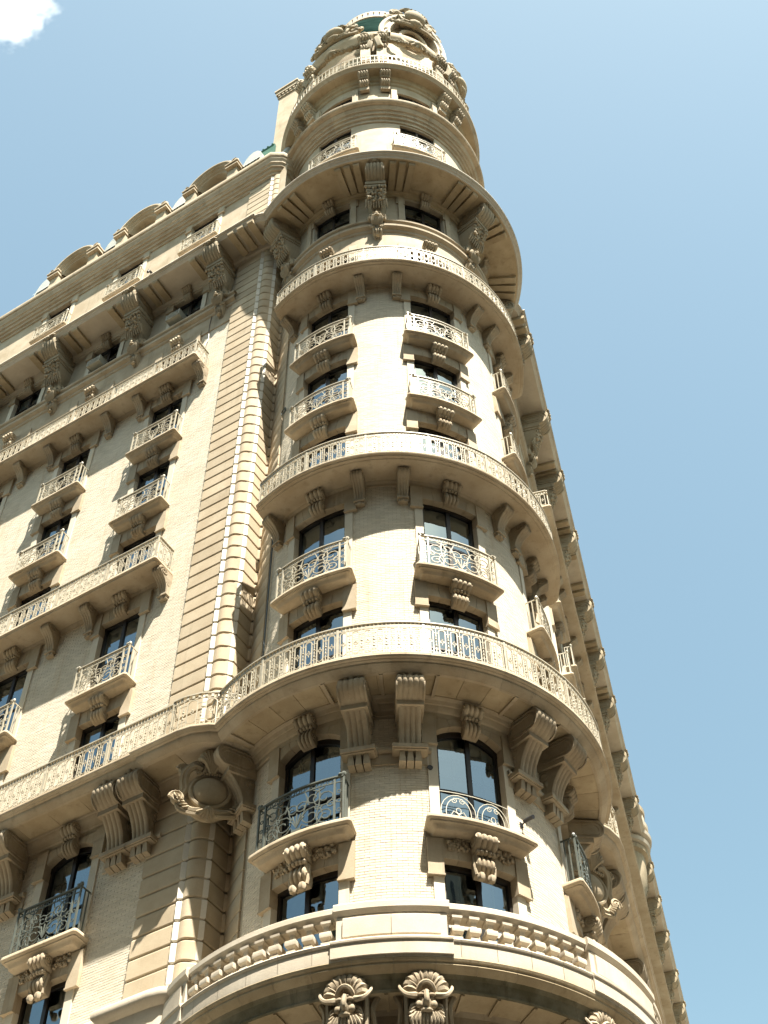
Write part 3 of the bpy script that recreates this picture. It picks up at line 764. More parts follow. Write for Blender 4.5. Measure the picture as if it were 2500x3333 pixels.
    def panel(mb):
        b0 = hgt + LT
        if top - b0 > .03: mb.box(-w / 2 - .30, w / 2 + .30, -.03, .04, b0 + .004, top, n)
        mb.box(-.15, .15, dep - .06, .05, hgt + arch - .005, max(b0, hgt + arch + .06), 1)
    put("stone_panel", proto(("stone_panel", k, w), panel, STONE, R), ob)
    return ob, top

def slab_at(W, pos, k, w, iron=True, mat=None):
    R = W.R; ww = w + .60; dp = .44
    if k == 1: ww = w + .66
    sl = put("balcony", proto(("balcony", k == 1, w), lambda mb: mb.shelf(-ww / 2, ww / 2, dp, SLABP, .07, nxs(ww, R)), STONE, R), BLD, W.M(pos, SLAB[k]))
    if iron:
        h = {1: 1.14, 3: 1.12, 5: 1.05, 6: 1.08}[k]
        put("railing_panel", proto(("scroll_railing", k, w, mat.name), lambda mb: rail_scroll(mb, w + .34, h, .34, .0135, R), mat, R), sl)
    return sl
def bay(W, pos, w, first):
    R = W.R
    for k in range(0, 10):
        if R and k == 9: continue
        ob, top = window(W, pos, k, w, curtain=(k in (0, 2) and first), white=(k == 0 and R is not None and pos > -100))
        # keystone
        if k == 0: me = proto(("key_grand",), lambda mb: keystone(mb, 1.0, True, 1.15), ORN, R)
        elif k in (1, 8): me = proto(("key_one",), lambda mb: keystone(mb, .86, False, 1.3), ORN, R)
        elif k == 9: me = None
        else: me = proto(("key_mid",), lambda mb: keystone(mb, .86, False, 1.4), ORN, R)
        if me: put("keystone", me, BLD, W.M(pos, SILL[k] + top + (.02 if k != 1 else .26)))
        if k in SLAB:
            if k == 1 and R and pos > -100 and pos < -40:
                sl = slab_at(W, pos, 1, w, False)
                put("window_guard", proto(("window_guard", w), lambda mb: rail_circles(mb, w, .92, .02), IRONW, R), sl)
            elif k == 1: slab_at(W, pos, 1, w, True, IRONG)
            else: slab_at(W, pos, k, w, True, IRONC)
for a in TCOL: bay(TW, a, WT, a < -30)
for c in LCOL: bay(LF, c, WL, True)
for c in RCOL: bay(RF, c, WL, False)

# ================================================================== tower rings
def ring_blocks(name, prof, mat, a0, a1, n, sub=6, gap=.05, parent=BLD, piece="block", closed=False):
    r_ = ring(name, [(r - .014, z + .006) for r, z in prof], MORTAR, a0, a1, 100, parent, closed)
    st = (a1 - a0) / n
    mb = MB(); mb.lathe(prof, -st / 2 + gap, st / 2 - gap, sub, closed=closed); me = mb.mesh(piece, mat, None, 24)
    for i in range(n): put(piece, me, r_, Matrix.Rotation(rad(a0 + st * (i + .5)), 4, 'Z'))
    return r_
def ring(name, prof, mat, a0=-172, a1=28, n=100, parent=BLD, closed=False, smooth=24):
    mb = MB(); mb.lathe(prof, a0, a1, n, closed=closed)
    return put(name, mb.mesh(name, mat, None, smooth), parent)
# -- base balcony
ring("base_wall", [(3.98, 8.0), (3.98, 13.55), (4.02, 13.6), (4.02, 13.72), (4.10, 13.78), (4.12, 13.9), (4.2, 13.95), (4.2, 14.10), (4.25, 14.18)], STONE)
ring("base_soffit", [(4.2, 14.18), (4.74, 14.20)], SOFFIT)
ring("base_drip_band", [(4.70, 14.20), (4.745, 14.17), (4.76, 14.20), (4.74, 14.24), (4.78, 14.40), (4.84, 14.47)], SOOT)
ring_blocks("base_moulding", [(4.83, 14.46), (4.90, 14.50), (4.95, 14.56), (4.94, 14.60), (4.97, 14.62), (4.985, 14.66), (4.975, 14.70)], SOFFIT, -172, 28, 25, 5, .05, BLD, "moulding_block")
mb = MB(); mb.lathe([(4.30, 14.60), (4.98, 14.66), (4.985, 14.70), (4.985, 14.96), (5.01, 14.97), (5.02, 15.0), (5.0, 15.03), (4.96, 15.05), (4.60, 15.06), (4.3, 15.06)], -172, -171, 1)
PLINTH = ring_blocks("plinth", [(4.98, 14.66), (4.985, 14.70), (4.985, 14.96), (5.01, 14.97), (5.02, 15.0), (5.0, 15.03), (4.96, 15.05), (4.60, 15.06), (4.3, 15.06)], WHITE, -172, 28, 28, 4, .05, BLD, "plinth_stone")
def jl(r, z0, z1, da=0.09):     # recessed joint blade
    return None
mb = MB(); mb.lathe([(4.62, 15.56), (4.84, 15.56), (4.86, 15.60), (4.90, 15.63), (4.93, 15.66), (4.93, 15.76), (4.90, 15.79), (4.62, 15.80)], -172, 28, 100, closed=True)
COPING = put("coping", mb.mesh("coping", WHITE, None, 22), BLD)
def baluster(mb):
    prof = [(.095, 0), (.095, .10), (.05, .115), (.05, .135), (.075, .15), (.118, .19), (.125, .24), (.118, .29), (.07, .325), (.055, .335), (.052, .40), (.06, .43), (.085, .455), (.105, .465), (.108, .51)]
    rows = [[(-r * .84, -r, z), (r * .84, -r, z), (r * .84, r, z), (-r * .84, r, z)] for r, z in prof]
    mb.grid(rows, cv=True)
bmesh_ = proto("baluster", baluster, WHITE, None, 30)
def balusters(a0, a1):
    n = max(1, round(abs(a1 - a0) / 3.55))
    for i in range(n):
        a = a0 + (a1 - a0) * (i + .5) / n
        put("baluster", bmesh_, BLD, Matrix.Rotation(rad(a) - pi / 2, 4, 'Z') @ Matrix.Translation((0, 4.80, 15.05)))
balusters(-140.5, -103.6); balusters(-81.0, -49.8); balusters(-24, 8)
for a0, a1 in ((-103.2, -81.4), (-49.4, -24.4), (-151.0, -141.0), (8.4, 26)):      # pedestals with sunk panels
    mb = MB(); n = max(3, int((a1 - a0) / 2))
    mb.lathe([(4.70, 15.06), (4.925, 15.06), (4.925, 15.56), (4.70, 15.56)], a0, a1, n, closed=True)
    pd = put("pedestal", mb.mesh("pedestal", WHITE, None, 22), BLD)
    m2 = (a0 + a1) / 2
    if a1 - a0 > 15: pans = ((a0 + 1.4, m2 - .05), (m2 + .05, a1 - 1.4))
    else: pans = ((a0 + 1.2, a1 - 1.2),)
    for p, q in pans:
        mb = MB(); mb.lathe([(4.80, 15.12), (4.955, 15.125), (4.965, 15.14), (4.965, 15.50), (4.955, 15.515), (4.80, 15.52)], p, q, n, closed=True)
        put("panel", mb.mesh("panel", WHITE, None, 22), pd)
    mb = MB(); mb.lathe([(4.60, 15.565), (4.90, 15.565), (4.94, 15.61), (4.985, 15.66), (4.985, 15.775), (4.96, 15.81), (4.60, 15.82)], a0 - .5, a1 + .5, n, closed=True)
    put("coping_block", mb.mesh("coping_block", WHITE, None, 22), pd)
    mb = MB(); mb.lathe([(4.6, 14.72), (5.02, 14.72), (5.02, 14.97), (5.045, 14.985), (5.05, 15.02), (5.03, 15.05), (4.97, 15.075), (4.6, 15.08)], a0 - .8, a1 + .8, n, closed=True)
    put("plinth_block", mb.mesh("plinth_block", WHITE, None, 22), pd)
cb = proto("base_console", con_base, ORN)
for a in (-101.5, -86.0, -46.5, -32.0, -148.0, -7.5, 6): put("base_console", cb, BLD, TW.M(a, 14.42) @ Matrix.Translation((0, 4.02, 0)) @ Matrix.Diagonal((1.15, 1.06, 1.15, 1)))
for a in (-109, -78.5, -93.7, -71, -63, -55, -124, -117, -131, -139, -40, -25, -17):           # soffit ribs
    mb = MB(); mb.lathe([(4.2, 14.15), (4.70, 14.165), (4.70, 14.19), (4.2, 14.19)], a - .35, a + .35, 1, closed=True)
    put("soffit_rib", mb.mesh("soffit_rib", SOFFIT), BLD)

# -- first long balcony (B)
BPROF = [(4.55, 21.66), (4.60, 21.66), (4.64, 21.70), (4.70, 21.74), (4.74, 21.80), (4.74, 21.84), (4.79, 21.86), (4.80, 21.88), (4.845, 21.89), (4.865, 21.93), (4.86, 21.98), (4.83, 22.0), (3.6, 22.03)]
ring_blocks("balcony_cornice", BPROF, STONE, -149.5, 6, 16, 8, .05, BLD, "cornice_block")
def tiles(prefix, r0, r1, z, a0, a1, n, mat):
    for i in range(n):
        p = a0 + (a1 - a0) * i / n; q = a0 + (a1 - a0) * (i + 1) / n
        mb = MB(); mb.lathe([(r0, z), (r1, z), (r1, z + .05), (r0, z + .05)], p + .07, q - .07, 4, closed=True)
        put("soffit_tile", mb.mesh("soffit_tile", mat), BLD)
tiles("b", 3.95, 4.56, 21.685, -149.5, 6, 20, SOFFIT)
ring("soffit_bed", [(3.7, 21.71), (4.6, 21.71)], MORTAR, -149.5, 6)
ring("bed_moulding", [(3.70, 21.28), (3.745, 21.28), (3.745, 21.40), (3.78, 21.42), (3.82, 21.50), (3.83, 21.54), (3.86, 21.55), (3.90, 21.62), (3.97, 21.66), (3.97, 21.70)], STONE, -149.5, 6)
for a in (-109.5, -79.0, -93.9, -56.5, -24.5, -40.0, -141, -155.5): # soffit framing ribs beside consoles
    mb = MB(); mb.lathe([(3.95, 21.63), (4.58, 21.63), (4.58, 21.70), (3.95, 21.70)], a - .5, a + .5, 1, closed=True)
    put("soffit_rib", mb.mesh("soffit_rib", STONE), BLD)
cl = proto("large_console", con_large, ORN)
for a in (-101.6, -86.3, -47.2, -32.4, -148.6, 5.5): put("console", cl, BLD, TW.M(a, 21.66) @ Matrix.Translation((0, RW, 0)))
ring("string_band", [(3.70, 19.95), (3.735, 19.95), (3.735, 20.24), (3.78, 20.25), (3.80, 20.28), (3.80, 20.34), (3.76, 20.37), (3.70, 20.40)], STONE, -107.2, -79.6, 16)
ring("string_band", [(3.70, 19.95), (3.735, 19.95), (3.735, 20.24), (3.78, 20.25), (3.80, 20.28), (3.80, 20.34), (3.76, 20.37), (3.70, 20.40)], STONE, -53.2, -25.8, 16)

def tower_railing(parent, rr, z, h, a0, a1, nb, p):   # z = floor of the balcony
    dA = degrees(p * nb / rr); n = max(1, round((a1 - a0) / dA)); pp = rad((a1 - a0) / n) * rr / nb
    me = proto(("railing", rr, nb), lambda mb: rail_long(mb, nb, pp * RW / rr, h, rr - RW, .0135, 1), IRONC, RW)
    for i in range(n): put("railing_panel", me, parent, TW.M(a1 - (a1 - a0) * i / n, z))
def holder(name, prof, mat, a0, a1, n=80): return ring(name, prof, mat, a0, a1, n, closed=True)
bb = holder("balcony", [(3.62, 21.99), (4.86, 21.985), (4.85, 22.015), (3.62, 22.04)], STONE, -149.5, 6)
tower_railing(bb, 4.78, 22.02, .98, -148.5, 5, 7, .262)

def round_balcony(z, r, h, a0, a1, brs):
    # slab whose ends are cut square to the facades: the end angle opens towards the wall
    prof = [(3.62, z - .13), (r - .16, z - .13), (r - .14, z - .105), (r - .07, z - .10), (r - .06, z - .07), (r - .01, z - .055), (r, z - .02), (r - .005, z + .015), (r - .03, z + .03), (3.62, z + .04)]
    mb = MB(); rows = []; N = 84
    for i in range(N + 1):
        row = []
        for q, zz in prof:
            ea = a0 - (r - q) / .89 * 7.0; eb = a1 + (r - q) / .89 * 7.0; t = rad(ea + (eb - ea) * i / N); row.append((q * cos(t), q * sin(t), zz))
        rows.append(row)
    b0 = mb.grid(rows, cv=True); k = len(prof); mb.f.append(tuple(b0 + i for i in range(k))); mb.f.append(tuple(b0 + N * k + i for i in reversed(range(k))))
    b = put("balcony", mb.mesh("balcony", STONE, None, 24), BLD)
    tower_railing(b, r - .07, z + .03, h, a0 + .6, a1 - .6, 7, .25)
    for ao, ai in ((a0 + .4, a0 - 6.4), (a1 - .4, a1 + 6.4)):
        p = Vector(((r - .07) * cos(rad(ao)), (r - .07) * sin(rad(ao)))); q = Vector((3.72 * cos(rad(ai)), 3.72 * sin(rad(ai)))); d = q - p
        me = proto(("round_end_railing", round(d.length, 2), z), lambda m_: rail_long(m_, 3, d.length / 3, h, 0, .0135), IRONC)
        put("railing_panel", me, b, Matrix.Translation((p.x, p.y, z + .03)) @ Matrix.Rotation(atan2(d.y, d.x), 4, 'Z'))
    me = proto("small_console", con_small, ORN)
    for a in brs: put("bracket", me, BLD, TW.M(a, z - .13) @ Matrix.Translation((0, RW, 0)))
    ring("bed_moulding", [(3.70, z - .30), (3.73, z - .30), (3.74, z - .22), (3.78, z - .18), (3.80, z - .14), (3.86, z - .13)], STONE, a0 - 6, a1 + 6)
round_balcony(ZC, 4.59, .93, -139.6, 6.2, (-101.8, -85.2, -140.5, -42.7, -31.5, 5, -3))
round_balcony(ZD, 4.62, .91, -140.6, 7.2, (-101.4, -84.4, -141.5, -43.0, -30.0, 5, -3))

# -- frieze and sill course below the top windows of the shaft
ring("frieze", [(3.70, 42.95), (3.74, 42.97), (3.74, 43.95), (3.79, 44.0), (3.80, 44.10), (3.86, 44.14), (3.92, 44.2), (3.93, 44.30), (3.88, 44.36), (3.88, 44.46), (3.95, 44.52), (3.96, 44.60), (3.88, 44.68), (3.72, 44.70)], STONE)
ring("upper_wall", [(3.73, 44.70), (3.73, 44.84)], STONE)
mbu = MB()
for a0, a1 in ((-172, -131.3), (-107.8, -77.9), (-54.6, -25.2), (-1.8, 28)):
    mb = MB(); mb.lathe([(3.74, 44.7), (3.74, 47.2)], a0, a1, 24); put("stone_facing", mb.mesh("stone_facing", STONE), BLD)
ring("stone_facing", [(3.74, 46.75), (3.74, 47.3)], STONE)
for a in (-105.6, -79.9, -52.3, -133.8): # pilaster strips
    mb = MB(); mb.lathe([(3.72, 44.7), (3.80, 44.7), (3.80, 46.9), (3.72, 46.9)], a - 1.4, a + 1.4, 2, closed=True); put("pilaster", mb.mesh("pilaster", STONE), BLD)

# -- main cornice (E)
ring("cornice_soffit", [(3.73, 46.85), (3.80, 46.86), (3.83, 46.98), (3.90, 47.02), (3.93, 47.12), (4.02, 47.2), (5.06, 47.22)], SOFFIT, -163, 16)
CORN = ring_blocks("cornice", [(5.04, 47.22), (5.08, 47.21), (5.10, 47.28), (5.16, 47.33), (5.17, 47.38), (5.22, 47.41), (5.245, 47.46), (5.24, 47.51), (5.20, 47.55), (4.82, 47.60), (4.70, 47.62), (4.70, 48.0)], WHITE, -163, 16, 24, 5, .05, BLD, "cornice_block")
def modillion(mb): mb.extr([(.16, 0.02), (.16, -.14), (.30, -.16), (1.22, -.16), (1.27, -.12), (1.28, .02)], [-.115, .115])
mo = proto("modillion", modillion, SOFFIT, None, 0)
for a in TCOL:
    for d in (-19.0, -15.0, -11.0, 11.0, 15.0, 19.0): put("modillion", mo, BLD, TW.M(a + d, 47.2) @ Matrix.Translation((0, RW, 0)))
cg = proto("giant_bracket", con_giant, DARKORN)
for a in (-92.8, -38.8, -147.5, 12): put("mask_bracket", cg, BLD, TW.M(a, 47.2) @ Matrix.Translation((0, RW, 0)))
for a0, a1 in ((-97.5, -88.0), (-59.0, -52.5), (-45, -34), (-78, -72.5), (-113, -107), (-131.5, -125.5), (-153, -142), (-22, -16), (-6, 2)):   # pale blocks of the gutter parapet
    mb = MB(); mb.lathe([(4.6, 47.6), (4.93, 47.6), (4.93, 47.97), (4.6, 47.97)], a0, a1, 4, closed=True); put("parapet_block", mb.mesh("parapet_block", WHITE), BLD)
ring("parapet_coping", [(4.5, 47.97), (4.96, 47.97), (5.0, 48.01), (5.02, 48.05), (5.0, 48.10), (4.96, 48.13), (4.4, 48.2), (3.6, 48.3)], WHITE, -163, 16)

# -- upper drum
UR = 3.74
def drum_wall(z0, z1, head, sill, r):
    ed = []
    for a in (-173, -119.5, -66.2, -13.5, 40, 94, 148): ed += [a - 11.6, a + 11.6]
    mb = MB(); breaks = sorted(ed)
    seq = [breaks[-1] - 360] + breaks
    for i in range(len(seq) - 1):
        p, q = seq[i], seq[i + 1]; op = (i % 2 == 1); n = max(2, ceil((q - p) / 4))
        if op:
            mb.lathe([(r, z0), (r, sill)], p, q, n); mb.lathe([(r, head), (r, z1)], p, q, n)
            mb.lathe([(r, head), (r - .14, head)], p, q, n); mb.lathe([(r, sill), (r - .14, sill)], p, q, n)
            for e in (p, q): mb.add([(r * cos(rad(e)), r * sin(rad(e)), sill), ((r - .14) * cos(rad(e)), (r - .14) * sin(rad(e)), sill), ((r - .14) * cos(rad(e)), (r - .14) * sin(rad(e)), head), (r * cos(rad(e)), r * sin(rad(e)), head)], [(0, 1, 2, 3)])
        else: mb.lathe([(r, z0), (r, z1)], p, q, n)
    put("drum_wall", mb.mesh("drum_wall", STONE), BLD)
    for a in TCOL + [-173]:
        def fr(mb_):
            wd = rad(22.6) * RW; hh = head - sill
            for x in (-wd / 2, 0, wd / 2): mb_.box(x - .05, x + .05, r - RW - .17, r - RW - .10, 0, hh)
            mb_.box(-wd / 2, wd / 2, r - RW - .17, r - RW - .10, hh - .1, hh, 6); mb_.box(-wd / 2, wd / 2, r - RW - .17, r - RW - .10, 0, .08, 6); mb_.box(-wd / 2, wd / 2, r - RW - .16, r - RW - .11, hh * .5, hh * .5 + .06, 6)
        o = put("window", proto(("drum_window", z0), fr, FRAME, RW), BLD, TW.M(a, sill))
        def pn(mb_): 
            wd = rad(22.6) * RW; mb_.grid([[(wd / 2 - wd * i / 6, r - RW - .13, 0) for i in range(7)], [(wd / 2 - wd * i / 6, r - RW - .13, head - sill) for i in range(7)]])
        put("pane", proto(("drum_pane", z0), pn, GLASS, RW), o)
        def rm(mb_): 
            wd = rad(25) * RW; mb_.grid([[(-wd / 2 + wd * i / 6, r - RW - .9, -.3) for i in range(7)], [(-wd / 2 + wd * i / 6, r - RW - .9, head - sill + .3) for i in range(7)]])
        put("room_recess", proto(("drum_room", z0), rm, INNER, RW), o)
drum_wall(47.9, 54.2, 53.85, 50.9, UR)
drum_wall(55.2, 58.9, 57.55, 56.2, 3.70)
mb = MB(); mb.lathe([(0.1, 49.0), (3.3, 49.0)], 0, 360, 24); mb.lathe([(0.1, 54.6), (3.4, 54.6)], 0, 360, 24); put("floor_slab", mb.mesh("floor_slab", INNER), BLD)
FL = [(3.74, 53.93), (3.80, 53.93), (3.80, 54.10), (3.83, 54.13), (3.90, 54.13), (3.90, 54.29), (3.93, 54.32), (3.99, 54.32), (3.99, 54.46), (4.03, 54.50), (4.09, 54.50), (4.09, 54.60), (4.14, 54.66), (4.17, 54.74), (4.26, 54.74), (4.26, 54.80), (4.32, 54.81), (4.36, 54.86), (4.378, 54.94), (4.36, 55.02), (4.32, 55.07), (4.25, 55.09), (4.25, 55.16), (4.05, 55.20), (3.98, 55.30), (3.7, 55.40)]
ring_blocks("upper_cornice", notch(FL), STONE, -200, 160, 44, 4, .06, BLD, "cornice_block")
for a in TCOL:
    for d in (-14.2, 14.2):
        mb = MB(); mb.lathe([(3.72, 55.3), (3.82, 55.3), (3.82, 57.9), (3.72, 57.9)], a + d - 1.8, a + d + 1.8, 3, closed=True); put("pilaster", mb.mesh("pilaster", STONE), BLD)
    o = put("balcony", proto("drum_balcony", lambda mb: mb.shelf(-1.12, 1.12, .34, [(0, .0), (0, -.08), (.04, -.11), (.05, -.16)], .06, 10), STONE, RW), BLD, TW.M(a, 51.12))
    put("railing_panel", proto("drum_railing", lambda mb: rail_scroll(mb, 2.02, 1.18, .28, .014, RW), IRONC, RW), o)
# -- top balcony (G)
ring("top_soffit", [(3.70, 58.25), (3.76, 58.3), (3.78, 58.45), (3.86, 58.5), (3.88, 58.62), (3.95, 58.72), (4.22, 58.76)], SOFFIT, 0, 360, 120)
G = ring("balcony", [(4.20, 58.76), (4.30, 58.77), (4.33, 58.84), (4.39, 58.90), (4.43, 58.95), (4.44, 59.03), (4.42, 59.08), (3.3, 59.12)], STONE, 0, 360, 120)
me = proto(("top_railing",), lambda mb: rail_small(mb, rad(20) * RW, 1.14, 4.33 - RW, RW, .155, .016), IRONC, RW)
for i in range(18): put("railing_panel", me, G, Matrix.Translation((0, 0, 59.1)) @ TW.M(i * 20 - 2))
ct = proto("top_console", lambda mb: (keystone(mb, 1.25), mb.box(-.2, .2, -.03, .12, -1.3, -1.0)), ORN)
for a in (-99.0, -86.0, -46, -33, -152, -139.5, 7, 20): put("console", ct, BLD, TW.M(a, 58.70) @ Matrix.Translation((0, 3.78, 0)))

# -- attic, dome and lantern ring
ring("attic_wall", [(3.62, 59.1), (3.62, 63.4), (3.66, 63.5), (3.66, 63.7), (3.76, 63.85), (3.80, 64.0), (3.90, 64.15), (3.95, 64.3), (3.97, 64.5), (3.96, 64.62), (3.86, 64.7), (3.60, 64.8)], STONE, 0, 360, 120)
dome = []
for i in range(15):
    t = i / 14; dome.append((3.62 - 1.32 * t ** 1.7, 64.75 + 7.3 * t))
ring("dome", dome + [(2.2, 72.1)], COPPER, 0, 360, 96)
ring("lantern_cornice", [(2.2, 71.95), (2.26, 72.0), (2.36, 72.1), (2.36, 72.25), (2.30, 72.3), (.05, 72.4)], STONE, 0, 360, 96)
LR = ring("lantern_rail", [(2.20, 73.05), (2.28, 73.05), (2.28, 73.2), (2.20, 73.2)], STONE, 0, 360, 96, closed=True)
def lb(mb): mb.box(-.10, .10, -.05, .05, 0, .82)
lbm = proto("lantern_post", lb, WHITE)
for i in range(48): put("lantern_post", lbm, LR, TW.M(i * 7.5, 72.28) @ Matrix.Translation((0, 2.24, 0)))
# big round-headed dormers with cartouches
def hood(mb):
    prof = [(.0, -.5), (.34, -.5), (.36, -.42), (.30, -.36), (.30, -.26), (.40, -.2), (.42, -.10), (.34, -.02), (.0, .0)]
    N = 22; rows = []
    for i in range(N + 1):
        a = pi * (-.06 + 1.12 * i / N)
        rows.append([((1.62 + d) * cos(a), .10 + o_, 2.2 + (1.62 + d) * sin(a) * 1.7) for o_, d in prof])
    mb.grid(rows)
def hood_back(mb):
    N = 20; P = [(1.3 * cos(pi * i / N), .12, 2.2 + 1.3 * sin(pi * i / N) * 1.7) for i in range(N + 1)] + [(-1.3, .12, -.2), (1.3, .12, -.2)]
    mb.add(P, [tuple(range(len(P)))])
    Q = [(1.5 * cos(pi * i / N), .0, 2.2 + 1.5 * sin(pi * i / N) * 1.7) for i in range(N + 1)] + [(-1.5, .0, -.2), (1.5, .0, -.2)]
    mb.grid([P, Q], cv=True)
    mb.tube([(.62 * cos(a), .16, 2.5 + 1.0 * sin(a)) for a in [2 * pi * i / 20 for i in range(21)]], .10, 6)
    B = [(p[0], -1.6, p[2]) for p in Q]; mb.grid([Q, B], cv=True)
def cartouche_top(mb):
    rng = random.Random(4)
    mb.ball((0, .46, 4.75), (.50, .34, .58), 16, 10)
    for i in range(11):
        a = pi * i / 10; c, s_ = cos(a), sin(a)
        mb.tube([(.36 * c, .44, 5.05 + .28 * s_), (.52 * c, .56, 5.16 + .42 * s_), (.66 * c, .46, 5.12 + .60 * s_)], .10, 6, taper=.75)
    for sx in (-1, 1):
        for cx_, cz, r in ((.78, 4.95, .30), (1.08, 4.1, .26), (.55, 3.75, .22)):
            mb.tube([(sx * (cx_ + r * (1 - .7 * i / 16) * cos(2 * pi * 1.5 * i / 16 - 1)), .42, cz + r * (1 - .7 * i / 16) * sin(2 * pi * 1.5 * i / 16 - 1)) for i in range(17)], .09, 6)
            mb.ball((sx * cx_, .36, cz), (r * .75, .2, r * .75), 8, 6)
        mb.tube([(sx * .56, .42, 4.5), (sx * .72, .50, 4.2), (sx * .6, .46, 3.9), (sx * .3, .5, 3.7)], .11, 6)
        mb.tube([(sx * .1, .45, 3.6), (sx * .5, .5, 3.35), (sx * .95, .42, 3.5), (sx * 1.1, .36, 3.85)], .10, 6)
        for i in range(18):
            t = i / 17; mb.ball((sx * (.22 + 1.35 * t), .42 - .1 * t, .75 + .55 * t * t + rng.uniform(-.10, .10)), rng.uniform(.09, .16), 6, 4)
        for i in range(8): mb.ball((sx * (1.30 + rng.uniform(-.1, .15)), .35, 1.3 + .2 * i), rng.uniform(.10, .16), 6, 4)
        mb.tube([(sx * 1.55, .3, .1), (sx * 1.68, .45, .7), (sx * 1.55, .42, 1.3), (sx * 1.75, .35, 1.6)], .16, 6, taper=.7)
    mb.ball((0, .52, .75), (.26, .2, .26), 8, 6); mb.ball((0, .48, 3.8), (.34, .24, .3), 10, 6)
    for i in range(9):
        a = 2 * pi * i / 9; mb.tube([(0, .46, .75), (.2 * cos(a), .58, .75 + .2 * sin(a)), (.36 * cos(a), .5, .75 + .36 * sin(a))], .07, 5)
hm, hb_, cm = proto("hood", hood, WHITE, RW), proto("hood_back", hood_back, STONE, RW), proto("cartouche_top", cartouche_top, DARKORN, RW)
d_ = put("dormer", hb_, BLD, TW.M(-64.5, 62.2)); put("hood_moulding", hm, d_); put("cartouche", cm, d_)
for a in (-120.5, -12.5): put("cartouche", cm, BLD, TW.M(a, 62.3) @ Matrix.Diagonal((.97, .97, .70, 1)))
vp = proto("volute_pair", lambda mb: [(keystone(mb, 1.5), mb.ball((0, .42, .12), (.26, .24, .2), 8, 6), mb.box(-.22, .22, -.03, .3, -2.6, -1.1))], ORN)
for a in (-98.2, -87.6, -45, -34, -152, -141): put("attic_console", vp, BLD, TW.M(a, 63.5) @ Matrix.Translation((0, 3.66, 0)))
# chimney beside the tower top
def chim(mb):
    mb.box(-.50, .50, -.9, 0, 58.0, 68.7); mb.box(-.56, .56, -.96, .06, 68.7, 68.85); mb.box(-.64, .64, -1.04, .14, 69.1, 69.45); mb.box(-.70, .70, -1.1, .20, 69.45, 69.62)
    mb.box(-.53, .53, -.93, .03, 68.85, 69.1)
    for i in range(5):
        mb.box(-.5 + i * .22, -.38 + i * .22, .03, .11, 68.88, 69.1)
        mb.box(.53, .61, -.8 + i * .18, -.70 + i * .18, 68.88, 69.1); mb.box(-.61, -.53, -.8 + i * .18, -.70 + i * .18, 68.88, 69.1)
put("chimney", proto("chimney", chim, STONE, None, 0), BLD, LF.M(4.15, 0) @ Matrix.Translation((0, -1.62, 0)))

